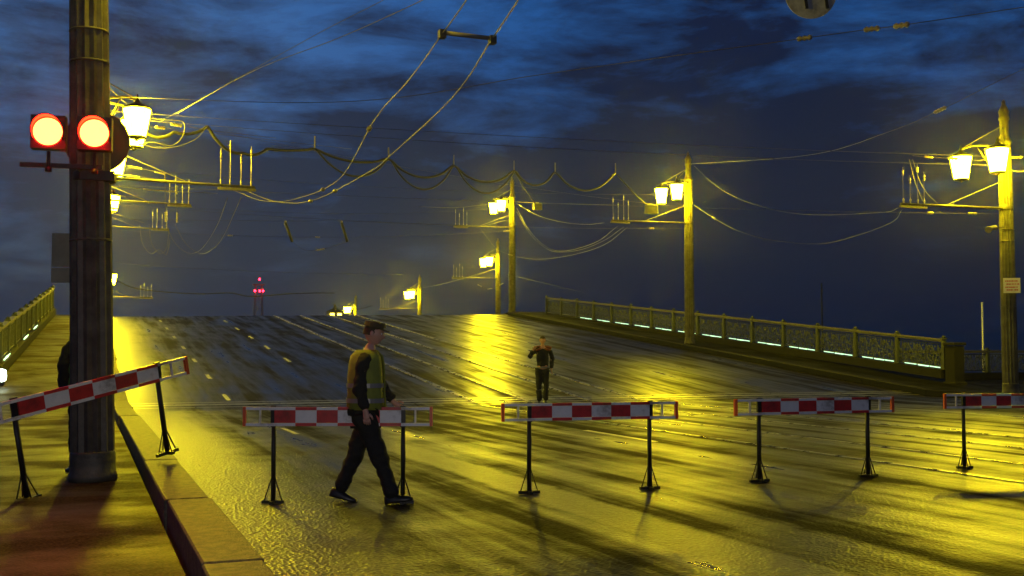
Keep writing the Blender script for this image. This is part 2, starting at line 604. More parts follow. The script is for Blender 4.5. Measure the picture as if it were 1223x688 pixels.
# left kerb: granite blocks, each a little out of line with the next
m = MB()
y = -2.0
k = 0
rk = random.Random(3)
while y < 57.5:
    ln = rk.uniform(2.6, 3.4)
    a, c = y + 0.012, min(y + ln, 58.0)
    dx, dz = rk.uniform(-0.02, 0.02), rk.uniform(-0.012, 0.012)
    pts = []
    for zz in (-0.05, 0.27 + dz):
        for X, Y in ((KL0 + dx, a), (KL1 + dx, a), (KL1 + dx, c), (KL0 + dx, c)):
            pts.append((X, Y, deckz(X, Y) + zz))
    m.hexa(pts)
    y += ln
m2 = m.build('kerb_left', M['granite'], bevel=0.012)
tag(m2, kind='structure')
# right footway on the bridge
m = MB()
strip(m, KR, 27.9, [27.02, 40, (lambda X: crest(X)), (lambda X: crest(X) + 33), (lambda X: crest(X) + 60)], 0.16, th=0.155, nx=1)
tag(m.build('pavement_right', M['walk_dark']), kind='structure')
# right quay footway with its rounded corner
m = MB()
outl = [(KR, 27.0)]
for i in range(7):
    a = PI + i / 6 * PI / 2
    outl.append((KR + 1.3 + 1.3 * math.cos(a), 24.3 + 1.3 * math.sin(a)))
outl += [(120, 23.0), (120, 36.4), (27.95, 36.4), (27.95, 27.0)]
top = [m.bm.verts.new((x, y_, 0.16)) for x, y_ in outl]
bot = [m.bm.verts.new((x, y_, 0.003)) for x, y_ in outl]
m._f(top)
for i in range(len(outl)):
    j = (i + 1) % len(outl)
    m._f([top[i], bot[i], bot[j], top[j]])
tag(m.build('pavement_quay', M['walk_dark']), kind='structure')
# right kerb stones
m = MB()
y = 27.0
while y < 63:
    c = min(y + 3.0, 63.4)
    pts = []
    for zz in (0.0, 0.20):
        for X, Y in ((KR - 0.32, y + 0.01), (KR - 0.003, y + 0.01), (KR - 0.003, c), (KR - 0.32, c)):
            pts.append((X, Y, deckz(X, Y) + zz))
    m.hexa(pts)
    y += 3.0
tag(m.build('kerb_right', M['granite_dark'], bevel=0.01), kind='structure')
m = MB()
arc = outl[:8]
arc2 = []
cx, cy = KR + 1.3, 24.3
arc2.append((KR - 0.32, 27.0))
for i in range(7):
    a = PI + i / 6 * PI / 2
    arc2.append((cx + 1.62 * math.cos(a), cy + 1.62 * math.sin(a)))
arc[0] = (KR - 0.003, 27.0)
for i in range(7):
    m.hexa([(arc2[i][0], arc2[i][1], 0.0), (arc[i][0], arc[i][1], 0.0), (arc[i + 1][0], arc[i + 1][1], 0.0), (arc2[i + 1][0], arc2[i + 1][1], 0.0),
            (arc2[i][0], arc2[i][1], 0.197), (arc[i][0], arc[i][1], 0.197), (arc[i + 1][0], arc[i + 1][1], 0.197), (arc2[i + 1][0], arc2[i + 1][1], 0.197)])
m.box((cx + 45, 22.838, 0.0985), (90, 0.318, 0.197))
tag(m.build('kerb_quay', M['granite_dark']), kind='structure')

# tram rails
for X in (9.72, 11.24, 13.05, 14.57):
    m = MB()
    strip(m, X - 0.035, X + 0.035, [27.3, 40, 50, (lambda x: crest(x) - 0.02), (lambda x: crest(x) + 33), (lambda x: crest(x) + 60)], 0.030, th=0.028)
    strip(m, X + 0.075, X + 0.095, [27.3, 40, 50, (lambda x: crest(x) - 0.02), (lambda x: crest(x) + 33), (lambda x: crest(x) + 60)], 0.022, th=0.02)
    tag(m.build('tram_rail', M['rail']), kind='structure')
m = MB()
for X in (9.72, 11.24, 13.05, 14.57):
    m.box((X, -1.5, 0.008), (0.07, 57, 0.010))
tag(m.build('tram_rails_on_quay', M['rail']), kind='structure')
# expansion joint at the foot of the bridge
m = MB()
for off, wd, h in ((0.35, 0.22, 0.012), (0.0, 0.09, 0.010), (0.75, 0.12, 0.014)):
    pts = []
    a0, b0 = (KL1 + 0.02, 27.45 + off), (KR - 0.33, 26.35 + off + 0.9)
    nseg = 16
    rows = []
    for i in range(nseg + 1):
        X = a0[0] + (b0[0] - a0[0]) * i / nseg
        Y = a0[1] + (b0[1] - a0[1]) * i / nseg
        rows.append([m.bm.verts.new((X, Y, deckz(X, Y) + h)), m.bm.verts.new((X, Y + wd, deckz(X, Y + wd) + h))])
    for a, b_ in zip(rows, rows[1:]):
        m._f([a[0], b_[0], b_[1], a[1]])
tag(m.build('expansion_joint', M['steelplate']), kind='structure')
# lane dashes, worn
m = MB()
Y = 28.6
rk = random.Random(5)
while Y < 57.6:
    for X, ln in ((3.5, 1.1), (6.6, 1.3)):
        if X == 3.5 or Y > 33:
            c = min(Y + ln, crest(X) - 0.3)
            if c > Y + 0.3:
                strip(m, X - 0.055, X + 0.055, [Y, c], 0.007)
    Y += 4.4
tag(m.build('lane_dashes', M['paint']), kind='structure')
m = MB()
strip(m, 8.45, 8.58, [15.4, 18.0], 0.006)
strip(m, 3.45, 3.54, [19.0, 20.6], 0.006)
tag(m.build('quay_lane_marking', M['paint']), kind='structure')
# ------------------------------------------------------------------ parapets
def panel_mesh(w, h, g, dirx=(0, 1)):
    """cast ornament of one panel, sheared to follow the slope; runs along local +Y (or +X)"""
    m = MB()

    def P(u, v, d=0.0):
        return (d, u, v + g * u) if dirx == (0, 1) else (u, d, v + g * u)

    def curve(pts, r=0.016):
        m.tube([P(a, b_) for a, b_ in pts], r, 5, cap=False)
    z0 = 0.16
    m.tube([P(0.02, z0), P(w - 0.02, z0)], 0.022, 6)
    m.tube([P(0.02, h - 0.16), P(w - 0.02, h - 0.16)], 0.02, 6)
    n = 7
    cw = (w - 0.1) / n
    zc = (z0 + h - 0.16) / 2
    hh = (h - 0.16 - z0) / 2
    for i in range(n):
        cx_ = 0.05 + cw * (i + 0.5)
        sgn = 1 if i % 2 else -1
        for rr, a0, a1, ox, oz in ((0.15, 0, 7.2, 0, 0.10), (0.11, 1, 7.5, 0.05 * sgn, -0.17), (0.075, 2, 8, -0.12 * sgn, -0.22), (0.07, 0, 6.3, 0.13 * sgn, 0.25)):
            pts = []
            for k in range(13):
                tt = k / 12
                a = (a0 + (a1 - a0) * tt) * sgn
                q = rr * (1 - 0.72 * tt)
                pts.append((cx_ + ox + q * math.cos(a), zc + oz + q * math.sin(a)))
            curve(pts, 0.017)
        curve([(cx_ - cw / 2, zc - hh), (cx_ - cw * 0.2, zc - 0.02), (cx_, zc + hh)], 0.015)
        curve([(cx_ + cw / 2, zc - hh), (cx_ + cw * 0.2, zc - 0.02), (cx_, zc + hh)], 0.015)
        # leaves
        for (lu, lv) in ((-0.09, 0.02), (0.1, -0.05), (0.0, 0.24), (0.02, -0.30), (-0.15, 0.28), (0.16, 0.14)):
            c = Vector(P(cx_ + lu * sgn, zc + lv))
            m.box(c, (0.018, 0.07, 0.045) if dirx == (0, 1) else (0.07, 0.018, 0.045), Matrix.Rotation(lu * 9, 3, 'X' if dirx == (0, 1) else 'Y'))
    return m


def parapet(label, p0, p1, g, n, h, strips=(), along='Y', group=None):
    root = empty('parapet', p0, 0 if along == 'Y' else 0)
    if along == 'Y':
        root.rotation_euler.z = -math.atan2(p1[0] - p0[0], p1[1] - p0[1])
    tag(root, label, 'parapet', group)
    Lh = math.hypot(p1[0] - p0[0], p1[1] - p0[1])
    wv = Lh / n
    dr = (0, 1) if along == 'Y' else (1, 0)

    def V(u, v, d=0.0):
        return Vector((d, u, v + g * u)) if along == 'Y' else Vector((u, d, v + g * u))
    # plinth
    m = MB()
    pts = []
    for zz in (-0.22, 0.075):
        for u, d in ((0, -0.17), (Lh, -0.17), (Lh, 0.17), (0, 0.17)):
            pts.append(V(u, zz, d))
    m.hexa(pts)
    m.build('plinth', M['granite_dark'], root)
    # top rail
    m = MB()
    for hw, z0, z1 in ((0.055, h - 0.09, h - 0.03), (0.085, h - 0.028, h + 0.02)):
        pts = []
        for zz in (z0, z1):
            for u, d in ((0, -hw), (Lh, -hw), (Lh, hw), (0, hw)):
                pts.append(V(u, zz, d))
        m.hexa(pts)
    m.build('top_rail', M['gilt'], root)
    pm = panel_mesh(wv - 0.16, h, g, dr)
    first = pm.build('panel', M['iron'], root, V(0.08, 0))
    for i in range(1, n):
        c = first.copy()
        C.objects.link(c)
        c.parent = root
        c.location = V(0.08 + i * wv, 0)
    m = MB()
    m.box((0, 0, h / 2 + 0.03), (0.13, 0.13, h - 0.12))
    m.box((0, 0, h + 0.035), (0.17, 0.17, 0.05))
    m.lathe([(0.05, h + 0.06), (0.075, h + 0.09), (0.05, h + 0.13), (0.01, h + 0.145)], 8)
    m.box((0, 0, 0.13), (0.18, 0.18, 0.10))
    pf = m.build('post', M['iron'], root, V(0, 0))
    for i in range(1, n + 1):
        c = pf.copy()
        C.objects.link(c)
        c.parent = root
        c.location = V(i * wv, 0)
    if strips:
        m = MB()
        ln = wv - 0.5
        for t0, t1, rr in ((0, 0.30, 0.022), (0.34, 0.62, 0.030), (0.68, 1.0, 0.018)):
            m.tube([V(ln * t0, 0), V(ln * t1, 0)], rr, 6)
        ft = None
        for i, frac in strips:
            if ft is None:
                c = ft = m.build('light_tube', M['tube'], root)
            else:
                c = ft.copy()
                C.objects.link(c)
                c.parent = root
            c.location = V(i * wv + 0.25, 0.115, 0.10 if along == 'Y' else 0.1)
            if along == 'Y':
                c.scale = (1, frac, frac)
    return root


rb = onX(1128, 444, 27.1)
rt = onX(653, 376, 27.1)
gR = (rt.z - rb.z) / (rt.y - rb.y)
parapet('long cast iron parapet with lit tubes along its foot, right side of the bridge', rb, rt, gR, 15, 1.08,
        strips=[(i, 1.0) for i in range(0, 13)], group=None)
# granite under the right parapet down to the footway
m = MB()
pts = []
for zz in (-0.16, None):
    for X, Y in ((26.93, rb.y), (27.27, rb.y), (27.27, rt.y), (26.93, rt.y)):
        top_z = (rb.z if Y == rb.y else rt.z) - 0.21
        pts.append((X, Y, top_z if zz is None else deckz(X, Y) + 0.165))
if all(pts[i][2] < pts[i + 4][2] for i in range(4)):
    m.hexa(pts)
    tag(m.build('parapet_footing', M['granite_dark']), kind='structure')
else:
    m.bm.free()
lb = Vector((-2.25, 31.8, 0))
lt = Vector((-1.42, 57.8, 0))
lb.z = deckz(-2, lb.y) + 0.34
lt.z = deckz(-1.4, lt.y) + 0.34
parapet('cast iron parapet with gilded top rail climbing the left side of the bridge', lb, lt, (lt.z - lb.z) / (lt.y - lb.y), 12, 1.06,
        strips=[(i, 1.0) for i in (1, 4, 6)])
parapet('low ornamental railing along the quay edge behind the right lamp pole', Vector((31.2, 36.0, 0.38)), Vector((58, 36.0, 0.38)), 0.0, 11, 1.0, along='X')
# stone end pillar of the right parapet
m = MB()
m.box((0, 0, 0.55), (0.44, 0.44, 1.10))
m.box((0, 0, 1.15), (0.54, 0.54, 0.08))
m.box((0, 0, 0.08), (0.54, 0.54, 0.16))
pl = m.build('stone_pillar', M['granite_dark'], None, (27.15, rb.y - 0.42, 0.165), bevel=0.015)
pl.scale.z = 1.28
tag(pl, 'square stone pillar ending the right parapet at the quay', 'pillar')
# quay wall step behind the pillar
m = MB()
m.box((75.0, 36.15, 0.27), (93.5, 0.4, 0.22))
tag(m.build('quay_coping', M['granite_dark']), kind='structure')

# ------------------------------------------------------------------ lamp poles
def make_pole():
    root = empty('lamp_pole', (0, 0, 0))
    m = MB()
    m.lathe([(0.222, 0.30), (0.216, 2.2), (0.204, 4.4), (0.192, 6.2), (0.176, 7.35)], 28, flute=0.13, smooth=False)
    for z in (2.55, 4.48, 4.82):
        rr_ = 0.226 - 0.0046 * z
        m.lathe([(rr_, z - 0.012), (rr_ + 0.005, z), (rr_, z + 0.012)], 20)
    m.build('shaft', M['pole'], root)
    m = MB()
    m.lathe([(0.245, 0.0), (0.245, 0.06), (0.235, 0.08), (0.230, 0.20), (0.234, 0.23), (0.226, 0.27), (0.230, 0.29), (0.222, 0.31)], 20)
    m.build('base', M['pole'], root)
    m = MB()
    m.lathe([(0.18, 7.34), (0.21, 7.40), (0.17, 7.50), (0.13, 7.62), (0.12, 8.05), (0.155, 8.10), (0.13, 8.22), (0.15, 8.34), (0.09, 8.48), (0.05, 8.56), (0.06, 8.62), (0.015, 8.70)], 14)
    m.build('finial', M['pole'], root)
    for s in (1, -1):
        dx, dy = -1.0, 0.7 * s
        m = MB()
        d = Vector((dx, dy, 0))
        m.tube([Vector((0, 0, 7.25)) + d * a + Vector((0, 0, z)) for a, z in ((0.1, 0), (0.4, 0.10), (0.75, 0.10), (1.0, 0.0), (1.0, -0.10))], 0.032, 8)
        m.tube([Vector((0, 0, 7.95)), d * 0.5 + Vector((0, 0, 7.62)), d * 0.96 + Vector((0, 0, 7.30))], 0.016, 6)
        m.tube([Vector((0, 0, 6.7)), d * 0.35 + Vector((0, 0, 6.78)), d * 0.62 + Vector((0, 0, 7.32))], 0.02, 6)
        m.build('lamp_arm', M['pole'], root)
        m = MB()
        m.lathe([(0.33, 7.03), (0.345, 7.06), (0.24, 7.12), (0.10, 7.18), (0.05, 7.24), (0.012, 7.40)], 12, c=(dx, dy, 0))
        for k in range(6):
            a = 2 * PI * k / 6
            p, q = Vector((math.cos(a), math.sin(a), 0)) * 0.330, Vector((math.cos(a), math.sin(a), 0)) * 0.218
            m.tube([Vector((dx, dy, 7.03)) + p, Vector((dx, dy, 6.37)) + q], 0.008, 4)
        m.lathe([(0.225, 6.34), (0.225, 6.37)], 12, c=(dx, dy, 0))
        m.lathe([(0.02, 6.26), (0.06, 6.30), (0.02, 6.337)], 8, c=(dx, dy, 0))
        ln = m.build('lantern', M['black'], root)
        m = MB()
        m.lathe([(0.205, 6.374), (0.315, 7.025)], 6, c=(dx, dy, 0), smooth=False)
        m.build('glass', M['sodium'], ln)
    # cantilever for the overhead line, with insulated hangers
    m = MB()
    m.tube([(-0.15, 0, 5.45), (-3.9, 0, 5.40)], 0.035, 8)
    m.tube([(-0.15, 0, 6.25), (-2.2, 0, 5.46)], 0.012, 5)
    m.lathe([(0.20, 5.40), (0.205, 5.42), (0.205, 5.52), (0.20, 5.54)], 20)
    m.box((-3.45, 0, 5.33), (0.95, 0.07, 0.06))
    m.build('bracket', M['pole'], root)
    for i, x in enumerate((-3.05, -3.28, -3.55, -3.80)):
        m = MB()
        hgt = 6.35 + (0.0, 0.22, -0.12, 0.10)[i]
        m.tube([(x, 0, 5.36), (x, 0, hgt)], 0.008, 5)
        m.lathe([(0.012, 5.37), (0.026, 5.42), (0.014, 5.47), (0.026, 5.52), (0.012, 5.57)], 8, c=(x, 0, 0))
        m.lathe([(0.010, hgt - 0.26), (0.026, hgt - 0.22), (0.014, hgt - 0.17), (0.026, hgt - 0.12), (0.010, hgt - 0.06)], 8, c=(x, 0, 0))
        m.build('hanger', M['porcelain'], root)
    return root


def lamp_x(px, py, Y):
    return onY(px, py, Y).x - 1.0


POLES = [
    ('foremost right lamp pole, with a small white notice on its shaft', (25.3, 24.4), PI * 0),
    ('right lamp pole standing in front of the parapet halfway up the slope', (25.3, 42.5), 0),
    ('tallest-looking lamp pole at the right end of the bridge crest', (25.3, 64.2), 0),
    ('smaller lamp pole just left of the one at the right end of the crest', (31.2, 82.3), 0),
    ('farthest right lamp pole, only its top showing over the middle of the crest', (29.6, 99.0), 0),
    ('nearest lamp pole, thick and fluted, carrying the red traffic lights', (0.10, 12.45), PI),
    ('lamp pole right behind the traffic light pole, its lanterns beside the red lights', (0.10, 28.0), PI),
    ('left lamp pole on the slope, second lantern pair down behind the near pole', (lamp_x(139, 205, 46.0), 46.0), PI),
    ('left lamp pole at the crest, third lantern pair down behind the near pole', (lamp_x(135.5, 228, 62.5), 62.5), PI),
    ('left lamp pole beyond the crest, lowest lantern behind the near pole', (lamp_x(134, 318, 86), 86.0), PI),
    ('farthest lamp pole, its lantern just above the road edge left of the walking man', (31.0, 131.0), 0),
]
p0 = make_pole()
poles = []
for i, (lab, (X, Y), rz) in enumerate(POLES):
    o = p0 if i == 0 else copy_tree(p0)
    z = deckz(X, Y) + (0.092 if X < 5 else 0.162)
    if X < 5 and Y > 27 or X > 25 and Y > 27:
        z = deckz(X, Y) + (0.08 if X < 5 else 0.15)
    if X > 28:
        z = deckz(X, Y)
    if i == 10:
        z -= 0.0
    o.location = (X, Y, z)
    o.rotation_euler = (0, 0, rz)
    tag(o, lab, 'lamp pole', 'lamp poles along both sides of the bridge')
    if i == 5:      # it leans a little to the left
        o.location.x += 0.03
        o.rotation_mode = 'QUATERNION'
        fh = Vector((cF.x, cF.y, 0)).normalized()
        o.rotation_quaternion = (Matrix.Rotation(R(-1.7), 3, fh) @ Matrix.Rotation(PI, 3, 'Z')).to_quaternion()
    if i == 5:      # its lamps burn low
        for ch in o.children_recursive:
            if ch.name.startswith('glass'):
                ch.data = ch.data.copy()
                ch.data.materials[0] = M['sodium_low']
    if i == 5:      # the nearest pole carries no cantilever
        for ch in list(o.children):
            if ch.name.split('.')[0] in ('bracket', 'hanger'):
                bpy.data.objects.remove(ch)
    poles.append(o)

# ------------------------------------------------------------------ traffic lights on the near pole
def disc(m, c, r, d, axis, n=28):
    a = Vector(axis).normalized()
    c = Vector(c)
    m.tube([c - a * d / 2, c + a * d / 2], r, n)


view = Vector((math.sin(R(2)), math.cos(R(2)), 0)) * -1     # the heads face down the road towards the lens
hd = Vector((-cF.x * 0.35, -1, 0)).normalized()
pc = Vector((0.10, 12.45, 0))
side = Vector((-hd.y, hd.x, 0))
if side.dot(cR) < 0:
    side = -side
root = empty('traffic_signal', (0.08, 12.45, 3.22))
tag(root, 'pair of round red lights, both lit, on a bar clamped to the near pole', 'traffic light')
root.rotation_euler.z = math.atan2(side.y, side.x)
m = MB()
disc(m, (-0.02, 0.34, 0.55), 0.345, 0.03, (0, 1, 0), 36)
m.build('backing_disc', M['housing'], root)
m = MB()
m.box((-0.28, -0.34, 0.16), (0.80, 0.05, 0.045))
m.box((-0.10, -0.19, 0.16), (0.06, 0.30, 0.045))
m.lathe([(0.217, 0.05), (0.224, 0.06), (0.224, 0.14), (0.217, 0.15)], 20)
m.box((0.06, -0.235, 0.09), (0.34, 0.05, 0.10))
m.build('clamp_bar', M['housing'], root)
for x, zc in ((-0.405, 0.495), (0.045, 0.50)):
    m = MB()
    m.box((x, -0.36, zc), (0.335, 0.16, 0.345))
    m.tube([(x, -0.36, zc - 0.19), (x, -0.36, 0.10)], 0.02, 8)
    m.tube([(x, -0.36, 0.14), (x, -0.36, 0.09)], 0.035, 8)
    hdm = m.build('signal_head', M['housing'], root)
    m = MB()
    prof = [(0.0, -0.030), (0.08, -0.024), (0.125, -0.010), (0.142, 0.0)]
    rings = []
    n = 28
    for r_, dy in prof[1:]:
        rings.append([m.bm.verts.new((x + r_ * math.cos(2 * PI * k / n), -0.446 + dy, zc + r_ * math.sin(2 * PI * k / n))) for k in range(n)])
    ctr = m.bm.verts.new((x, -0.446 - 0.030, zc))
    for k in range(n):
        m._f([ctr, rings[0][k], rings[0][(k + 1) % n]])
        for a, b_ in zip(rings, rings[1:]):
            m._f([a[k], b_[k], b_[(k + 1) % n], a[(k + 1) % n]])
    for f in m.bm.faces:
        f.smooth = True
    m.build('lens', M['redlens'], hdm)
    m = MB()
    # visor: open-bottomed hood
    for k in range(24):
        a0, a1 = R(-30) + R(240) * k / 24, R(-30) + R(240) * (k + 1) / 24
        pts = []
        for rr in (0.158, 0.168):
            for a in (a0, a1):
                pass
        q = lambda rr, a, y_: Vector((x + rr * math.cos(a) * 0.955, y_, zc + rr * 0.955 * math.sin(a)))
        ln0 = 0.16 * (0.35 + 0.65 * max(0, math.sin(a0)))
        ln1 = 0.16 * (0.35 + 0.65 * max(0, math.sin(a1)))
        m.hexa([q(0.158, a0, -0.441), q(0.170, a0, -0.441), q(0.170, a1, -0.441), q(0.158, a1, -0.441),
                q(0.158, a0, -0.441 - ln0), q(0.170, a0, -0.441 - ln0), q(0.170, a1, -0.441 - ln1), q(0.158, a1, -0.441 - ln1)])
    m.build('visor', M['housing'], hdm)

# sign panels seen from behind, left of the near pole
pp = onY(73, 308, 12.9)
root = empty('sign_panel', (pp.x + 0.02, 12.9, pp.z), -R(15))
tag(root, 'plain pale back of a two-part sign sticking out left of the near pole', 'sign')
m = MB()
m.box((0.03, 0, 0.085), (0.30, 0.02, 0.37))
m.build('upper_plate', M['sign_panel'], root)
m = MB()
m.box((0.03, 0, -0.19), (0.30, 0.02, 0.165))
m.build('lower_plate', M['sign_panel'], root)
m = MB()
m.box((0.24, -0.03, 0.10), (0.20, 0.03, 0.03))
m.box((0.24, -0.03, -0.19), (0.20, 0.03, 0.03))
m.build('mounting_strap', M['black'], root)

# notice on the foremost right pole
pp = onY(1208.5, 341, 24.13)
root = empty('notice_plate', pp, -R(33))
tag(root, 'small white notice with red lines of text on the foremost right lamp pole', 'sign')
m = MB()
m.box((0, 0, 0), (0.46, 0.02, 0.44))
m.build('plate', M['sign_white'], root)
m = MB()
rk = random.Random(11)
for row, zz in enumerate((0.13, 0.04, -0.05, -0.13)):
    x = -0.18 + 0.03 * (row % 2)
    while x < 0.17:
        ww = rk.uniform(0.02, 0.045)
        m.box((x + ww / 2, -0.0125, zz), (ww, 0.004, 0.035))
        x += ww + 0.012 + (0.02 if rk.random() < 0.25 else 0)
m.build('text_lines', M['sign_red'], root)
# horn speaker lower on that pole
pp = onY(1186, 273, 24.1)
root = empty('horn_speaker', pp, 0)
tag(root, 'small horn speaker clamped to the left of the foremost right lamp pole', 'loudspeaker')
m = MB()
m.tube([(-0.28, -0.10, -0.06), (-0.10, -0.02, 0.0), (0.10, 0.0, 0.03)], [0.10, 0.06, 0.07], 12)
m.build('horn', M['sign_panel'], root)
m = MB()
m.box((0.28, 0.05, 0.04), (0.45, 0.04, 0.04))
m.build('mount', M['pole'], root)

# ------------------------------------------------------------------ barriers
def make_barrier():
    root = empty('barrier', (0, 0, 0))
    W2 = 0.87
    zb, zt = 0.745, 0.925
    # centre board: six blocks between the posts plus a little
    x0, x1 = -0.60, 0.60
    nb = 6
    wv = (x1 - x0) / nb
    m = MB()
    for i in range(nb):
        m.mi = 1 if i % 2 == 0 else 0
        m.box((x0 + wv * (i + 0.5), -0.045, (zb + zt) / 2), (wv - 0.0005, 0.018, zt - zb - 0.060))
    m.build('striped_board', [M['white'], M['red']], root)
    m = MB()
    # rim bars carry the opposite colour
    for z in (zb + 0.014, zt - 0.014):
        for i in range(nb):
            m.mi = 0 if i % 2 == 0 else (1 if z < 0.8 else 1)
            m.box((x0 + wv * (i + 0.5), -0.045, z), (wv - 0.0005, 0.03, 0.028))
        m.mi = 0
        for s in (-1, 1):
            m.box((s * (x1 + W2) / 2, -0.045, z), (W2 - x1 - 0.002, 0.03, 0.028))
    m.mi = 2
    for s in (-1, 1):
        m.box((s * (W2 + 0.0145), -0.045, (zb + zt) / 2), (0.028, 0.032, zt - zb + 0.004))
    m.mi = 0
    for s in (-1, 1):
        m.box((s * 0.735, -0.045, (zb + zt) / 2), (0.016, 0.02, zt - zb - 0.057))
    m.build('rim', [M['white'], M['red'], M['orange']], root)
    for s in (-1, 1):
        x = s * 0.615
        m = MB()
        m.tube([(x, 0, 0.03), (x, 0, zt + 0.01)], 0.022, 8)
        m.box((x, -0.028, (zb + zt) / 2), (0.05, 0.012, zt - zb + 0.02))
        pst = m.build('post', M['black'], root)
        m = MB()
        m.box((x, 0, 0.018), (0.21, 0.035, 0.03))
        m.box((x, 0, 0.0175), (0.035, 0.18, 0.029))
        for dx, dy in ((-0.085, 0), (0.085, 0), (0, -0.07), (0, 0.07)):
            m.tube([(x + dx, dy, 0.025), (x, 0, 0.30)], 0.006, 6)
        m.build('foot', M['black'], pst)
    return root


bar0 = make_barrier()
BARS = [
    ((326, 602), (481, 602), 'striped barrier right behind the walking man, second from the left'),
    ((632, 590), (776, 585), 'middle striped barrier, level, in front of the distant standing man'),
    ((907, 576), (1037, 570), 'striped barrier between the middle one and the one cut off at the right edge'),
    ((1151, 560), None, 'rightmost striped barrier, cut off by the right edge of the picture'),
]
for i, (a, b_, lab) in enumerate(BARS):
    o = bar0 if i == 0 else copy_tree(bar0)
    A = onZ(*a)
    if b_:
        B = onZ(*b_)
    else:
        B = A + Vector((1.22, -0.28, 0))
    mid = (A + B) / 2
    d = (B - A).normalized()
    o.location = (mid.x, mid.y, 0.002)
    o.rotation_euler = (0, 0, math.atan2(d.y, d.x))
    o.scale = ((B - A).length / 1.23 if b_ else 1.0, 1, 1.0)
    tag(o, lab, 'barrier', 'red and white street barriers in a row')
o = copy_tree(bar0)
A = onZ(32, 594, 0.092)
B = onZ(201, 552, 0.275)
mid = (A + B) / 2
d = (B - A)
o.location = mid
xa = d.normalized()
tilt = math.asin(xa.z)
o.rotation_euler = (0, -tilt - R(4.5), math.atan2(xa.y, xa.x))
o.location = mid + Vector((0, 0, 0.02))
o.scale = (d.length / 1.23, 1, 1.07)
tag(o, 'leftmost striped barrier, tilted, one foot on the footway and one on the kerb', 'barrier', 'red and white street barriers in a row')

# ------------------------------------------------------------------ people
def skin(name, J, E, root_j, m, parent, sub=2):
    names = list(J)
    me = bpy.data.meshes.new(name)
    me.from_pydata([J[n][:3] for n in names], [(names.index(a), names.index(b_)) for a, b_ in E], [])
    o = bpy.data.objects.new(name, me)
    C.objects.link(o)
    o.parent = parent
    sm = o.modifiers.new('skin', 'SKIN')
    sm.use_smooth_shade = True
    for i, n in enumerate(names):
        r_ = J[n][3]
        me.skin_vertices[0].data[i].radius = r_ if isinstance(r_, tuple) else (r_, r_)
        me.skin_vertices[0].data[i].use_root = (n == root_j)
    ss = o.modifiers.new('sub', 'SUBSURF')
    ss.levels = ss.render_levels = sub
    me.materials.append(m)
    if name != 'body':      # cloth folds
        tx = bpy.data.textures.get('folds') or bpy.data.textures.new('folds', 'CLOUDS')
        tx.noise_scale = 0.13
        ss.levels = ss.render_levels = 3
        dm = o.modifiers.new('folds', 'DISPLACE')
        dm.texture = tx
        dm.strength = 0.065
        dm.mid_level = 0.45
    return o


def chain(J, E, pts, pre, start=None):
    last = start
    for i, p in enumerate(pts):
        n = f'{pre}{i}'
        J[n] = p
        if last:
            E.append((last, n))
        last = n
    return last


def head_mesh(parent, c, yaw, pitch=0.0, hair='short'):
    """head with brow, nose, lips, chin, ears and eyes; faces local +X then turned by yaw"""
    bm = bmesh.new()
    bmesh.ops.create_icosphere(bm, subdivisions=4, radius=1.0)
    for v in bm.verts:
        x, y, z = v.co
        sx, sy, sz = 0.098, 0.076, 0.118
        X, Y, Z = x * sx, y * sy, z * sz
        if z < -0.1:                      # jaw narrows, chin forward
            k = (-0.1 - z)
            Y *= 1 - 0.42 * k
            if x < 0:
                X *= 1 - 0.55 * k
            else:
                X *= 1 - 0.05 * k
        if x > 0.5:
            a = abs(y)
            X -= 0.012 * max(0, 1 - ((z - 0.08) / 0.14) ** 2) * max(0, 1 - ((a - 0.38) / 0.22) ** 2)      # eye sockets
            X += 0.009 * max(0, 1 - ((z - 0.28) / 0.12) ** 2)                                              # brow
            X += 0.030 * max(0, 1 - ((z + 0.16) / 0.20) ** 2) * max(0, 1 - (a / 0.17) ** 2)                 # nose
            X += 0.008 * max(0, 1 - ((z + 0.50) / 0.09) ** 2) * max(0, 1 - (a / 0.34) ** 2)                 # lips
            X += 0.008 * max(0, 1 - ((z + 0.80) / 0.15) ** 2) * max(0, 1 - (a / 0.3) ** 2)                  # chin
        v.co = (X, Y, Z)
    for f in bm.faces:
        f.smooth = True
    for s in (-1, 1):
        r_ = bmesh.ops.create_icosphere(bm, subdivisions=2, radius=1.0, matrix=Matrix.Translation((-0.005, s * 0.079, 0.0)) @ Matrix.Diagonal((0.020, 0.010, 0.032, 1)))
    return bm


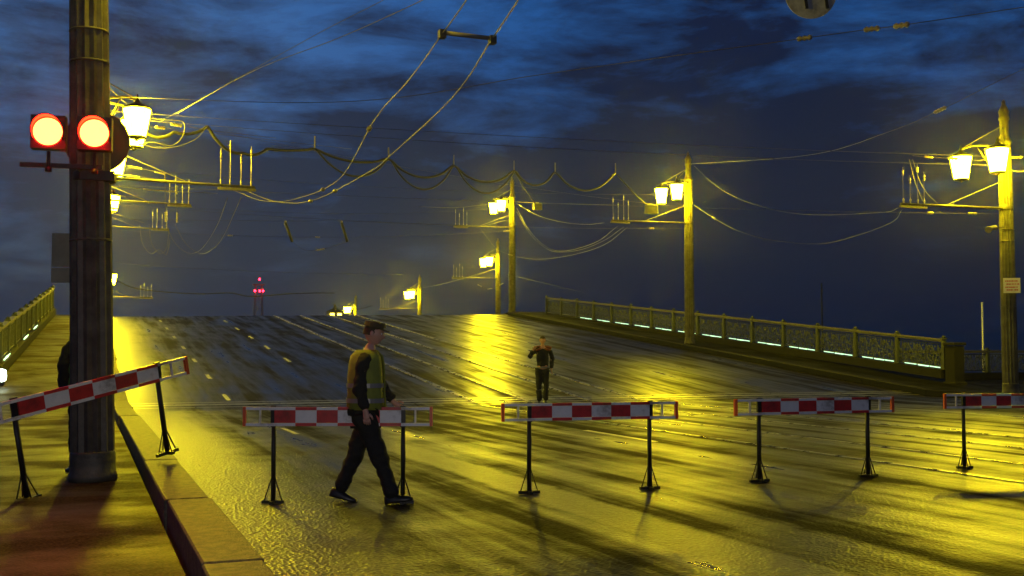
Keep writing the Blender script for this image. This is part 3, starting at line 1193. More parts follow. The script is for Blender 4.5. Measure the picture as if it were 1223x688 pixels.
def person(label, loc, yaw, J, E, rootj, jacket, trousers, shoes, head, hands, extra=(), hairstyle='hair', mats=None):
    """the body is a single skinned figure; clothes and hair are its children"""
    root = empty('person', loc, yaw)
    tag(root, label, 'person')
    body = skin('body', J, E, rootj, M['skin'], root)
    hb = head_mesh(root, head[0], 0)
    Mx = Matrix.Translation(head[0]) @ Matrix.Rotation(head[1], 4, 'Z') @ Matrix.Rotation(head[2], 4, 'Y')
    bmesh.ops.transform(hb, matrix=Mx, verts=hb.verts[:])
    me = bpy.data.meshes.new('head')
    hb.to_mesh(me)
    hb.free()
    me.materials.append(M['skin'])
    ho = bpy.data.objects.new('head', me)
    C.objects.link(ho)
    ho.parent = root
    # eyes
    m = MB()
    for s in (-1, 1):
        c = Mx @ Vector((0.079, s * 0.029, 0.010))
        r_ = bmesh.ops.create_icosphere(m.bm, subdivisions=2, radius=0.011, matrix=Matrix.Translation(c))
    m.build('eyes', M['sign_white'], ho)
    # hair or cap
    bm = bmesh.new()
    bmesh.ops.create_icosphere(bm, subdivisions=4, radius=1.0)
    for v in list(bm.verts):
        x, y, z = v.co
        if z < (0.34 if x > 0.25 else -0.25 + 0.5 * max(0, x)):
            bm.verts.remove(v)
    rr = random.Random(2)
    for v in bm.verts:
        x, y, z = v.co
        jj = 1 + rr.uniform(-0.015, 0.015)
        v.co = (x * 0.106 * jj - 0.002, y * 0.084 * jj, z * 0.128 * jj)
    for f in bm.faces:
        f.smooth = True
    if hairstyle == 'cap':
        for s in range(1):
            bmesh.ops.create_cone(bm, cap_ends=True, segments=20, radius1=0.115, radius2=0.10, depth=0.05, matrix=Matrix.Translation((0, 0, 0.095)))
            bmesh.ops.create_cone(bm, cap_ends=True, segments=20, radius1=0.085, radius2=0.08, depth=0.012, matrix=Matrix.Translation((0.075, 0, 0.055)) @ Matrix.Rotation(R(12), 4, 'Y'))
    bmesh.ops.transform(bm, matrix=Mx, verts=bm.verts[:])
    me = bpy.data.meshes.new(hairstyle)
    bm.to_mesh(me)
    bm.free()
    me.materials.append(M['cap'] if hairstyle == 'cap' else M['hair'])
    oo = bpy.data.objects.new(hairstyle, me)
    C.objects.link(oo)
    oo.parent = ho
    mm = mats or {}
    skin('jacket', jacket[0], jacket[1], jacket[2], mm.get('jacket', M['navy']), root)
    skin('trousers', trousers[0], trousers[1], trousers[2], mm.get('trousers', M['navy']), root)
    for s in shoes:
        m = MB()
        a, dirv, pitch = s
        rot = Matrix.Rotation(dirv, 3, 'Z') @ Matrix.Rotation(pitch, 3, 'Y')
        secs = [(-0.085, 0.032, 0.075), (-0.05, 0.042, 0.10), (0.0, 0.043, 0.095), (0.06, 0.047, 0.070), (0.12, 0.048, 0.052), (0.17, 0.038, 0.040), (0.195, 0.018, 0.028)]
        rings = []
        for x, hw, h in secs:
            ring = []
            for k in range(10):
                an = PI * k / 9
                ring.append(m.bm.verts.new(Vector(a) + rot @ Vector((x, hw * math.cos(an), 0.018 + (h - 0.018) * math.sin(an)))))
            ring.append(m.bm.verts.new(Vector(a) + rot @ Vector((x, -hw, 0))))
            ring.append(m.bm.verts.new(Vector(a) + rot @ Vector((x, hw, 0))))
            rings.append(ring)
        for p, q in zip(rings, rings[1:]):
            for k in range(12):
                f = m._f([p[k], p[(k + 1) % 12], q[(k + 1) % 12], q[k]])
                if f:
                    f.smooth = True
        m._f(rings[0])
        m._f(rings[-1][::-1])
        m.build('shoe', M['shoe'], root)
    return root


def hand(J, E, wrist, pre, d, side_v, curl, size=1.0):
    """palm plus five separately bent fingers rooted inside the palm"""
    w_ = Vector(J[wrist][:3])
    d = Vector(d).normalized()
    s = Vector(side_v)
    s = (s - d * s.dot(d)).normalized()
    nrm = d.cross(s)
    pc_ = w_ + d * 0.05 * size
    J[pre + 'p'] = (*pc_, (0.036, 0.018))
    E.append((wrist, pre + 'p'))
    pe = w_ + d * 0.085 * size
    J[pre + 'e'] = (*pe, (0.036, 0.015))
    E.append((pre + 'p', pre + 'e'))
    return pc_, pe, d, s, nrm


def fingers(parent, pc_, pe, d, s, nrm, curl, m):
    mb = MB()
    for i, ln in enumerate((0.072, 0.080, 0.075, 0.060)):
        b0 = pe - d * 0.01 + s * (0.027 - 0.018 * i)
        pts = [b0]
        dirv = d.copy()
        for k, fr in enumerate((0.45, 0.30, 0.25)):
            dirv = (Matrix.Rotation(curl * (0.5 + 0.35 * k), 3, s) @ dirv).normalized()
            pts.append(pts[-1] + dirv * ln * fr)
        mb.tube(pts, [0.0095, 0.009, 0.008, 0.0065], 8)
    t0 = pc_ + s * 0.030 - d * 0.02
    t1 = t0 + (s * 0.6 + d * 0.75).normalized() * 0.035
    t2 = t1 + (s * 0.25 + d + nrm * -0.2).normalized() * 0.030
    mb.tube([t0, t1, t2], [0.013, 0.011, 0.008], 8)
    mb.build('fingers', m, parent)


# ---- walking man: faces local +X, left/right = +Y/-Y
def walker():
    feet = onZ(436, 601)
    yaw = math.atan2(cR.y, cR.x) - R(2)
    hipz = 0.93
    J, E = {}, []
    J['pelvis'] = (0, 0, hipz, (0.13, 0.10))
    chain(J, E, [(0.0, 0, 1.10, (0.12, 0.10)), (0.01, 0, 1.28, (0.15, 0.11)), (0.02, 0, 1.43, (0.12, 0.09)), (0.035, 0, 1.52, 0.055), (0.055, 0, 1.60, 0.055)], 's', 'pelvis')
    # legs: rear leg is the far one, front leg the near one
    rk_, ra = (-0.10, 0.09, 0.50), (-0.27, 0.09, 0.115)
    fk_, fa = (0.14, -0.09, 0.50), (0.30, -0.09, 0.10)
    for pre, hy, kn, an in (('l', 0.09, rk_, ra), ('r', -0.09, fk_, fa)):
        chain(J, E, [(0.0, hy, hipz - 0.06, 0.085), (*kn, 0.055), ((kn[0] + an[0]) / 2 - 0.01, kn[1], (kn[2] + an[2]) / 2, 0.05), (*an, 0.036)], pre, 'pelvis')
    # arms: near arm hangs a little back, far arm forward
    chain(J, E, [(0.01, -0.20, 1.42, 0.06), (-0.03, -0.235, 1.15, 0.045), (0.04, -0.235, 0.92, 0.028)], 'ra', 's2')
    chain(J, E, [(0.01, 0.20, 1.42, 0.06), (0.10, 0.235, 1.17, 0.045), (0.25, 0.21, 0.99, 0.028)], 'la', 's2')
    hr = hand(J, E, 'ra2', 'rh', (0.12, 0, -1), (1, 0, 0), 0.4)
    hl = hand(J, E, 'la2', 'lh', (0.7, -0.1, -0.6), (0.5, 0, 0.6), 0.4)
    JJ, EJ = {}, []
    JJ['pelvis'] = (0, 0, 0.90, (0.155, 0.135))
    chain(JJ, EJ, [(0.0, 0, 1.08, (0.160, 0.12)), (0.005, 0, 1.28, (0.175, 0.12)), (0.015, 0, 1.44, (0.13, 0.10)), (0.03, 0, 1.515, 0.07)], 's', 'pelvis')
    chain(JJ, EJ, [(0.01, -0.20, 1.43, 0.075), (-0.03, -0.24, 1.16, 0.064), (0.04, -0.24, 0.93, 0.048)], 'ra', 's2')
    chain(JJ, EJ, [(0.01, 0.20, 1.43, 0.075), (0.10, 0.24, 1.18, 0.064), (0.245, 0.212, 1.0, 0.048)], 'la', 's2')
    JT, ET = {}, []
    JT['pelvis'] = (0, 0, hipz, (0.15, 0.13))
    for pre, hy, kn, an in (('l', 0.095, rk_, ra), ('r', -0.095, fk_, fa)):
        chain(JT, ET, [(0.0, hy, hipz - 0.08, 0.115), (*kn, 0.085), ((kn[0] + an[0]) / 2 - 0.01, kn[1], (kn[2] + an[2]) / 2, 0.078), (an[0], an[1], an[2] - 0.03, 0.070)], pre, 'pelvis')
    rt_ = person('man in a yellow-green hi-vis vest and dark trousers striding right behind a barrier', (feet.x, feet.y, 0.005), yaw, J, E, 'pelvis',
                 (JJ, EJ, 'pelvis'), (JT, ET, 'pelvis'),
                 [((ra[0] - 0.02, ra[1], 0.035), 0.0, R(14)), ((fa[0] + 0.0, fa[1], 0.012), 0.0, R(-9))],
                 (Vector((0.075, 0, 1.685)), 0.0, R(8)), None, hairstyle='cap', mats={'jacket': M['blackcloth'], 'trousers': M['blackcloth']})
    fingers(rt_, *hr, 0.5, M['skin'])
    fingers(rt_, *hl, -0.5, M['skin'])
    # vest: open shell round the trunk
    m = MB()
    secs = [(0.93, 0.190, 0.200), (1.08, 0.180, 0.205), (1.25, 0.178, 0.225), (1.38, 0.168, 0.225), (1.46, 0.150, 0.180), (1.515, 0.095, 0.110)]
    rings = []
    n = 28
    for z, rx, ry in secs:
        ring = []
        for k in range(n):
            a = R(24) + (2 * PI - R(48)) * k / (n - 1)
            wr = 1 + 0.025 * math.sin(k * 2.3 + z * 9)
            ring.append(m.bm.verts.new((0.01 + rx * wr * math.cos(a), ry * wr * math.sin(a), z)))
        rings.append(ring)
    for a, b_ in zip(rings, rings[1:]):
        for k in range(n - 1):
            f = m._f([a[k], a[k + 1], b_[k + 1], b_[k]])
            if f:
                f.smooth = True
    v = m.build('vest', M['hivis'], rt_)
    sl = v.modifiers.new('solid', 'SOLIDIFY')
    sl.thickness = 0.012
    sl.offset = 1
    for z, rx, ry in ((1.02, 0.200, 0.2175), (1.17, 0.196, 0.232)):
        m = MB()
        ring0, ring1 = [], []
        for k in range(n):
            a = R(24) + (2 * PI - R(48)) * k / (n - 1)
            ring0.append(m.bm.verts.new((0.01 + rx * 1.03 * math.cos(a), ry * 1.03 * math.sin(a), z - 0.022)))
            ring1.append(m.bm.verts.new((0.01 + rx * 1.03 * math.cos(a), ry * 1.03 * math.sin(a), z + 0.022)))
        for k in range(n - 1):
            m._f([ring0[k], ring0[k + 1], ring1[k + 1], ring1[k]])
        m.build('reflective_band', M['reflect'], v)
    return rt_


wk_ = walker()
wk_.scale = (0.97, 0.97, 0.965)


def standing(label, loc, yaw, mats, raised, hairstyle, vest=None, head_yaw=0.0, hscale=1.0):
    """faces local +X; -Y is the person's right"""
    hipz = 0.95
    J, E = {}, []
    J['pelvis'] = (0, 0, hipz, (0.10, 0.13))
    chain(J, E, [(0.0, 0, 1.10, (0.10, 0.12)), (0.01, 0, 1.28, (0.11, 0.15)), (0.01, 0, 1.43, (0.09, 0.12)), (0.015, 0, 1.52, 0.055), (0.02, 0, 1.60, 0.055)], 's', 'pelvis')
    for pre, hy in (('l', 0.09), ('r', -0.09)):
        ax = 0.03 if pre == 'l' else -0.04
        chain(J, E, [(0.0, hy, hipz - 0.06, 0.085), (0.02 + ax * 0.5, hy * 0.95, 0.50, 0.055), (ax * 0.8, hy * 0.9, 0.29, 0.05), (ax, hy * 0.85, 0.09, 0.036)], pre, 'pelvis')
    chain(J, E, [(0.0, 0.20, 1.42, 0.06), (-0.02, 0.26, 1.15, 0.045), (0.06, 0.23, 0.93, 0.028)], 'la', 's2')
    if raised:
        ra_ = [(0.0, -0.20, 1.42), (0.05, -0.36, 1.22), (0.17, -0.27, 1.43)]
        hd_ = (0.15, 0.35, 0.9)
    else:
        ra_ = [(0.0, -0.20, 1.42), (-0.02, -0.26, 1.15), (0.06, -0.23, 0.93)]
        hd_ = (0.1, 0, -1)
    chain(J, E, [(*ra_[0], 0.06), (*ra_[1], 0.045), (*ra_[2], 0.028)], 'ra', 's2')
    h1 = hand(J, E, 'la2', 'lh', (0.1, 0, -1), (1, 0, 0), 0.4)
    h2 = hand(J, E, 'ra2', 'rh', hd_, (1, 0, 0) if not raised else (-0.5, 0.8, 0), 0.4)
    JJ, EJ = {}, []
    JJ['pelvis'] = (0, 0, 0.96, (0.125, 0.165))
    chain(JJ, EJ, [(0.0, 0, 1.08, (0.125, 0.16)), (0.005, 0, 1.28, (0.135, 0.185)), (0.01, 0, 1.44, (0.10, 0.14)), (0.015, 0, 1.515, 0.068)], 's', 'pelvis')
    chain(JJ, EJ, [(0.0, 0.205, 1.43, 0.075), (-0.02, 0.265, 1.16, 0.062), (0.055, 0.235, 0.95, 0.046)], 'la', 's2')
    chain(JJ, EJ, [(ra_[0][0], ra_[0][1] - 0.005, ra_[0][2] + 0.01, 0.075), (*ra_[1], 0.062), tuple(Vector(ra_[2]) - (Vector(ra_[2]) - Vector(ra_[1])).normalized() * 0.02) + (0.044,)], 'ra', 's2')
    JT, ET = {}, []
    JT['pelvis'] = (0, 0, hipz - 0.01, (0.12, 0.155))
    for pre, hy in (('l', 0.09), ('r', -0.09)):
        ax = 0.03 if pre == 'l' else -0.04
        chain(JT, ET, [(0.0, hy, hipz - 0.10, 0.105), (0.02 + ax * 0.5, hy * 0.98, 0.50, 0.080), (ax * 0.8, hy * 0.95, 0.29, 0.075), (ax, hy * 0.95, 0.07, 0.070)], pre, 'pelvis')
    p = person(label, loc, yaw, J, E, 'pelvis', (JJ, EJ, 'pelvis'), (JT, ET, 'pelvis'),
               [((0.0, 0.08, 0.0), R(10), 0), ((-0.06, -0.08, 0.0), R(-10), 0)], (Vector((0.035, 0, 1.685)), head_yaw, R(4)), None, hairstyle=hairstyle, mats=mats)
    fingers(p, *h1, 0.5, M['skin'])
    fingers(p, *h2, 0.9, M['skin'])
    return p


fm = onZ(648, 483)
fm.z = deckz(fm.x, fm.y) + 0.016
far_man = standing('distant man in dark uniform with orange shoulders, one hand raised to his face', fm, PI + math.atan2(fm.y, fm.x) + R(8),
                   {'jacket': M['navy'], 'trousers': M['navy']}, True, 'hair')
# orange yoke, waist band and ankle bands of the uniform
m = MB()
for s in (-1, 1):
    m.tube([(0.010, s * 0.05, 1.520), (0.05, s * 0.13, 1.508), (0.03, s * 0.23, 1.475)], [0.03, 0.040, 0.045], 8)
    m.tube([(0.085, s * 0.05, 1.465), (0.105, s * 0.12, 1.440), (0.085, s * 0.19, 1.42)], [0.02, 0.032, 0.028], 8)
m.build('shoulder_yoke', M['orangecloth'], far_man)
m = MB()
ring = []
n = 24
for z in (0.945, 0.985):
    ring.append([m.bm.verts.new((0.135 * math.cos(2 * PI * k / n), 0.172 * math.sin(2 * PI * k / n), z)) for k in range(n)])
for k in range(n):
    m._f([ring[0][k], ring[0][(k + 1) % n], ring[1][(k + 1) % n], ring[1][k]])
m.build('waist_band', M['reflect'], far_man)
for s, ax in ((1, 0.03), (-1, -0.04)):
    m = MB()
    m.lathe([(0.083, 0.36), (0.085, 0.40)], 16, c=(ax * 0.75, s * 0.088, 0))
    m.build('leg_band', M['reflect'], far_man)

hm = onZ(96, 560, 0.125)
hm = onY(100, 560, 13.35)
hid = standing('dark-clothed person with a green vest, half hidden behind the near pole', (hm.x, 13.35, 0.093), R(-68) + PI,
               {'jacket': M['blackcloth'], 'trousers': M['blackcloth']}, False, 'cap')
m = MB()
secs = [(0.98, 0.160, 0.205), (1.15, 0.155, 0.205), (1.30, 0.155, 0.225), (1.42, 0.13, 0.20)]
rings = []
n = 24
for z, rx, ry in secs:
    rings.append([m.bm.verts.new((rx * math.cos(2 * PI * k / n), ry * math.sin(2 * PI * k / n), z)) for k in range(n)])
for a, b_ in zip(rings, rings[1:]):
    for k in range(n):
        m._f([a[k], a[(k + 1) % n], b_[(k + 1) % n], b_[k]]).smooth = True
m.build('vest', M['greenvest'], hid)

# ------------------------------------------------------------------ overhead wires
def smooth(pts, n=8):
    pts = [Vector(p) for p in pts]
    P = [pts[0] * 2 - pts[1]] + pts + [pts[-1] * 2 - pts[-2]]
    out = []
    for i in range(1, len(P) - 2):
        a, b_, c, d = P[i - 1], P[i], P[i + 1], P[i + 2]
        for k in range(n):
            t_ = k / n
            out.append(0.5 * ((2 * b_) + (c - a) * t_ + (2 * a - 5 * b_ + 4 * c - d) * t_ ** 2 + (3 * b_ - a - 3 * c + d) * t_ ** 3))
    out.append(pts[-1])
    return out


def wire(label, pts, r=0.012, m='wire', name='overhead_wire', cat='wire', group='overhead wires above the bridge', seg=8, beads=(), sub='insulator'):
    """a wire through real points; beads = (index along the smoothed line, length) insulators strung on it"""
    sp = smooth(pts, seg) if len(pts) > 2 else [Vector(p) for p in pts]
    mb = MB()
    mb.tube(sp, r * (1 if name == 'feeder_cable' else 0.58), 6)
    o = mb.build(name, M[m])
    tag(o, label, cat, group)
    for fr, ln in beads:
        f = fr * (len(sp) - 1)
        i = min(int(f), len(sp) - 2)
        p = sp[i].lerp(sp[i + 1], f - i)
        d = (sp[i + 1] - sp[i]).normalized()
        mb = MB()
        k = max(3, int(ln / 0.08))
        pp_ = []
        rr = []
        for j in range(k * 2 + 1):
            pp_.append(p + d * (ln * (j / (k * 2) - 0.5)))
            rr.append(0.045 if j % 2 else 0.024)
        mb.tube(pp_, rr, 8)
        mb.build(sub, M['porcelain'], o)
    return o


def sag(a, b_, s, n=6):
    a, b_ = Vector(a), Vector(b_)
    return [a.lerp(b_, i / n) - Vector((0, 0, 4 * s * (i / n) * (1 - i / n))) for i in range(n + 1)]


# trolley pair sweeping overhead from the second left pole's bracket
ptsA = [onY(278, 227, 27.95), onY(315, 240, 26.6), onY(352, 238, 25.0), onY(405, 214, 21.8), onY(448, 142, 17.6), onY(488, 96, 15.0), onY(528, 41, 12.45), onY(557, 0, 11.2), onY(600, -70, 9.6)]
wire('left wire of the slack trolley pair that sweeps up to the yellow spreader bar', ptsA, 0.013, beads=((0.48, 0.12), (0.33, 0.10)))
ptsB = [onY(292, 227, 27.95), onY(330, 241, 26.6), onY(375, 239, 25.0), onY(440, 206, 21.4), onY(465, 187, 19.8), onY(540, 117, 15.6), onY(588, 46, 12.45), onY(619, 0, 11.2), onY(668, -80, 9.6)]
wire('right wire of the slack trolley pair that sweeps up to the yellow spreader bar', ptsB, 0.016, beads=((0.24, 0.10), (0.30, 0.10)))
# spreader
a, b_ = onY(528, 39, 12.43), onY(588, 46, 12.43)
mb = MB()
mb.tube([a, b_], 0.028, 10)
so = mb.build('spreader_bar', M['porcelain'])
tag(so, 'short yellow-lit spreader bar joining two wires high above the road', 'spreader bar')
for p in (a, b_):
    mb = MB()
    mb.box(p + Vector((0, 0, -0.02)), (0.08, 0.10, 0.10))
    mb.build('clamp', M['wire'], so)
# bar with clamps on the second left bracket
mb = MB()
# cross spans
L2 = Vector((0.1, 28.0, 0))
R1 = Vector((25.3, 24.4, 0))
R2 = Vector((25.3, 42.5, deckz(25.3, 42.5)))
R3 = Vector((25.3, 64.2, deckz(25.3, 64.2)))
L3 = Vector((0.1, 46.0, deckz(0, 46)))
L4 = Vector((0.1, 62.5, deckz(0, 62.5)))


def up(p, z):
    return Vector((p.x, p.y, p.z + z))


wire('upper of two thin parallel span wires crossing the whole sky to the foremost right pole', sag(up(L2, 7.25), up(R1, 7.15), 0.12), 0.010, 'cable')
wire('lower of two thin parallel span wires crossing the whole sky to the foremost right pole', sag(up(L2, 7.10), up(R1, 6.9), 0.20), 0.010, 'cable')
wire('low span wire at bracket height running left from the foremost right pole', sag(up(L2, 5.45), up(R1, 5.45), 0.12), 0.007, 'cable', beads=((0.955, 0.3), (0.90, 0.2)))
wire('span wire along the row of looped cable clips to the pole before the parapet', sag(up(L2, 7.35), up(R2, 6.3), 0.28), 0.008, 'wire')
wire('span wire across the slope between the second pair of poles', sag(up(L3, 6.9), up(R2, 6.9), 0.35), 0.009, 'cable')
wire('lower span wire across the slope ending at the pole before the parapet', sag(up(L3, 5.4), up(R2, 5.35), 0.3), 0.009, 'cable', beads=((0.93, 0.25),))
wire('high span wire at the crest between left and right poles', sag(up(L4, 7.0), up(R3, 6.9), 0.6), 0.012, 'cable')
wire('lower span wire at the crest with bright insulators', sag(up(L4, 5.4), up(R3, 5.4), 0.45), 0.012, 'cable', beads=((0.985, 0.5), (0.3, 0.3), (0.5, 0.3)))
# festooned black feeder cable
clips = [onY(165, 150, 27.9), onY(208, 158, 28.4), onY(248, 152, 29.0), onY(290, 183, 30.0), onY(319, 178, 31.0), onY(376, 178, 33.0), onY(464, 190, 35.5), onY(542, 198, 37.5), onY(614, 204, 39.3), onY(663, 206, 40.3), onY(735, 206, 41.5)]
pts = []
for i in range(len(clips) - 1):
    dp = (0.25, 0.12, 0.25, 0.12, 0.05, 0.28, 0.62, 0.62, 0.65, 0.9)[i]
    seg = sag(clips[i], clips[i + 1], dp * 0.85, 6)
    pts += seg if i == 0 else seg[1:]
fe = wire('thick black feeder cable hanging in loops from clips across the middle of the sky', pts, 0.042, 'cable', name='feeder_cable', cat='cable', group=None, seg=3)
pts = []
for i, dp in ((5, 0.75), (6, 1.0), (7, 1.0)):
    seg = sag(clips[i] + Vector((0.03, 0, 0)), clips[i + 1] + Vector((0.03, 0, 0)), dp * 0.95, 7)
    pts += seg if not pts else seg[1:]
wire('second, deeper-hanging black cable sharing clips with the looped feeder cable', pts, 0.034, 'cable', name='feeder_cable', cat='cable', group=None, seg=3)
for p in clips[5:]:
    mb = MB()
    mb.tube([p + Vector((0, 0, -0.05)), p + Vector((0, 0, 0.40))], 0.022, 6)
    mb.build('clip', M['porcelain'], fe)
# end weights hanging at the foot of the feeder cable
for (x0, y0, x1, y1, Y, lab) in ((735, 206, 778, 250, 41.8, 'small dark weight box hanging left of the lantern pole before the parapet'),
                                 (614, 204, 642, 247, 62.0, 'small dark weight box hanging just right of the crest pole')):
    p, q = onY(x0, y0, Y), onY(x1, y1, Y)
    mb = MB()
    mb.box(q, (0.55, 0.25, 0.40))
    o = mb.build('weight_box', M['sign_panel'], bevel=0.03)
    tag(o, lab, 'weight')
    mb = MB()
    mb.tube([p, p.lerp(q, 0.5) + Vector((0, 0, -0.1)), q], 0.03, 6)
    mb.build('cord', M['cable'], o)

# slack wires hanging round the left poles
wire('bright loop of slack wire right beside the topmost yellow lantern', [onY(172, 140, 28.5), onY(196, 143, 28.5), onY(219, 146, 28.5), onY(218, 163, 28.5), onY(205, 174, 28.5), onY(182, 170, 28.5), onY(166, 173, 28.5)], 0.022)
wire('wider drooping wire under the topmost yellow lantern', [onY(168, 172, 28.2), onY(190, 177, 28.2), onY(215, 174, 28.2), onY(235, 165, 28.2), onY(248, 150, 28.2)], 0.015)
wire('taut bright wire leading right from the topmost yellow lantern', [onY(170, 141, 28.6), onY(232, 153, 29.5), onY(330, 165, 31)], 0.012, beads=((0.35, 0.35),))
wire('second taut wire just under the first beside the topmost lantern', [onY(170, 150, 28.6), onY(240, 158, 30.0), onY(420, 178, 34)], 0.010, beads=((0.2, 0.35),))
wire('thin span wire right of the second lantern pair, with two insulators', [onY(140, 196, 46.5), onY(168, 201, 46.5), onY(200, 209, 46.5)], 0.020, beads=((0.4, 0.5), (0.85, 0.4)))
wire('thin span wire just below the second lantern pair', [onY(140, 208, 46.0), onY(195, 215, 46.0)], 0.016, beads=((0.35, 0.5),))
wire('span wire level with the third lantern behind the near pole', [onY(134, 222, 60.0), onY(195, 228, 60.0), onY(260, 231, 60.0)], 0.028, beads=((0.48, 1.8),))
wire('short bright wire below the third lantern behind the near pole', [onY(134, 233, 60.0), onY(172, 237, 60.0)], 0.026, beads=((0.3, 0.4),))
wire('stay wire slanting down to the left crest bracket', [onY(131, 254, 61.0), onY(172, 266, 61.0)], 0.024)
wire('first of the two small U-shaped slack wires below the left bracket', [onY(167, 268, 52), onY(170, 290, 52), onY(180, 303, 52), onY(190, 298, 52), onY(199, 304, 52), onY(203, 285, 52)], 0.022)
wire('second small U-shaped slack wire below the left bracket', [onY(178, 268, 53), onY(181, 290, 53), onY(191, 303, 53), onY(199, 296, 53), onY(202, 272, 53)], 0.022)
wire('long slack wire curving down and up again right of the left bracket', [onY(198, 268, 50), onY(208, 289, 50), onY(224, 302, 50), onY(240, 298, 48), onY(258, 272, 42), onY(272, 236, 30)], 0.020)
wire('inner long slack wire curving down and up beside its twin', [onY(209, 268, 50), onY(222, 291, 50), onY(240, 303, 50), onY(256, 296, 46), onY(268, 280, 42), onY(288, 236, 30)], 0.020)
for x, y0, y1 in ((197, 205, 262), (211, 222, 262)):
    wire(f'vertical dropper wire {"nearer" if x == 197 else "farther right"} from the near pole, above the left bracket', [onY(x, y0, 55), onY(x + 0.5, y1, 55)], 0.02, beads=((0.12, 0.45), (0.95, 0.5)))
wire('far wavy cable low over the left half of the crest', [onY(134, 332, 95), onY(160, 344, 95), onY(200, 349, 95), onY(240, 351, 95), onY(275, 350, 95), onY(300, 354, 95), onY(345, 351, 95), onY(372, 350, 95), onY(400, 350, 95)], 0.045, 'cable', name='feeder_cable', cat='cable', group=None)
wire('far thin span wire above the low wavy cable', [onY(134, 313, 90), onY(190, 318, 90), onY(330, 325, 92), onY(480, 328, 95)], 0.02, 'cable')
wire('far sagging wire between the crest lamp and the road edge', [onY(405, 371, 110), onY(425, 370, 110), onY(445, 365, 110)], 0.06)
# wires round the right poles
wire('wire running right and down from the lantern pole before the parapet', [onY(829, 198, 42), onY(858, 224, 40), onY(900, 244, 37), onY(960, 256, 34), onY(1050, 254, 27), onY(1074, 248, 24.6)], 0.012)
wire('lower bright wire drooping right from the pole before the parapet', [onY(829, 245, 42), onY(855, 262, 40), onY(885, 277, 38), onY(930, 288, 36), onY(990, 290, 34), onY(1060, 268, 29), onY(1078, 250, 24.6)], 0.015, beads=((0.15, 0.3),))
wire('wire looping right from the crest pole with a string of insulators', [onY(617, 243, 64), onY(642, 257, 62), onY(670, 265, 60), onY(700, 268, 58), onY(722, 266, 56)], 0.028, beads=((0.05, 0.3), (0.15, 0.3)))
wire('thin wire left of the crest lantern', [onY(610, 243, 64), onY(575, 245, 63), onY(545, 248, 62), onY(500, 247, 60)], 0.020)
wire('taut thin wire right of the crest lantern', [onY(617, 241, 64), onY(660, 243, 60), onY(735, 245, 52)], 0.018, beads=((0.3, 0.5),))
wire('fan wire falling steeply right of the crest pole', [onY(617, 248, 64), onY(630, 272, 62), onY(650, 293, 60), onY(672, 300, 58), onY(710, 290, 50), onY(738, 270, 42.6)], 0.018)
wire('second fan wire falling right of the crest pole', [onY(617, 253, 64), onY(636, 283, 62), onY(660, 300, 60), onY(690, 299, 56), onY(720, 288, 48), onY(745, 271, 42.6)], 0.016)
wire('slack wire drooping below the crest bracket', [onY(575, 275, 64), onY(595, 298, 63), onY(625, 308, 62), onY(655, 309, 60), onY(690, 303, 56), onY(722, 292, 48), onY(750, 271, 42.6)], 0.016, beads=((0.25, 0.3),))
wire('stay wire rising to the crest pole from its bracket tip', [onY(578, 270, 64), onY(608, 262, 64)], 0.024)
wire('long sagging wire from the low crest lamp towards the smaller pole', [onY(488, 346, 98), onY(520, 341, 95), onY(555, 332, 88), onY(600, 318, 83)], 0.035)
wire('thin far wire passing right of the smaller pole', [onY(606, 328, 82), onY(650, 338, 76), onY(700, 350, 70)], 0.02, 'cable')
wire('string of small insulators under the smaller pole lantern', [onY(570, 340, 82), onY(585, 345, 82), onY(602, 338, 82)], 0.025, beads=((0.1, 0.4), (0.5, 0.4), (0.9, 0.4)))
wire('pale stay on the foremost right pole running off to the right edge', [onY(1198, 197, 24.4), onY(1215, 205, 24.0), onY(1240, 201, 23.5)], 0.030)
wire('stay wire with large bead insulators right of the foremost right pole', [onY(1196, 184, 24.4), onY(1212, 188, 24.2), onY(1245, 184, 23.8)], 0.016, beads=((0.55, 0.3),))
wire('slanting stay left of the foremost right pole', [onY(1196, 170, 24.4), onY(1176, 190, 24.4), onY(1150, 190, 24.8), onY(1090, 186, 25.5)], 0.012, beads=((0.75, 0.3), (0.9, 0.25)))
wire('slack droppers hanging in a curve beside the hangers of the foremost right pole', [onY(1090, 190, 25), onY(1098, 215, 25), onY(1108, 232, 25), onY(1120, 243, 25)], 0.013)
wire('second slack dropper curve beside the foremost right hangers', [onY(1086, 190, 25.2), onY(1092, 215, 25.2), onY(1099, 233, 25.2), onY(1104, 244, 25.2)], 0.013)
# upper sky wires
wire('long wire across the upper right sky with three large insulators', [(0.1, 28.0, 7.6), onY(400, 122, 20), onY(640, 90, 16.5), onY(760, 73, 15), onY(922, 51, 13.5), onY(1030, 36, 12.5), onY(1078, 30, 12), onY(1240, 6, 10.5)], 0.010, beads=((0.615, 0.22), (0.74, 0.22), (0.855, 0.22)), seg=12)
wire('wire sloping down to the left in the upper right corner', [onY(823, 196, 42.4), onY(960, 186, 28), onY(1060, 158, 20.5), onY(1132, 127, 18), onY(1180, 103, 17), onY(1240, 74, 16)], 0.010, beads=((0.57, 0.35),))
wire('upper left wire leaving the top edge, nearest the spreader bar', [onY(210, 136, 26), onY(300, 86, 20), onY(403, 46, 16), onY(505, 0, 13), onY(560, -30, 12)], 0.011)
wire('upper left wire leaving the top edge left of its twin', [onY(190, 146, 26), onY(290, 90, 21), onY(380, 40, 17), onY(458, 0, 14.5), onY(510, -30, 13)], 0.009, 'cable')
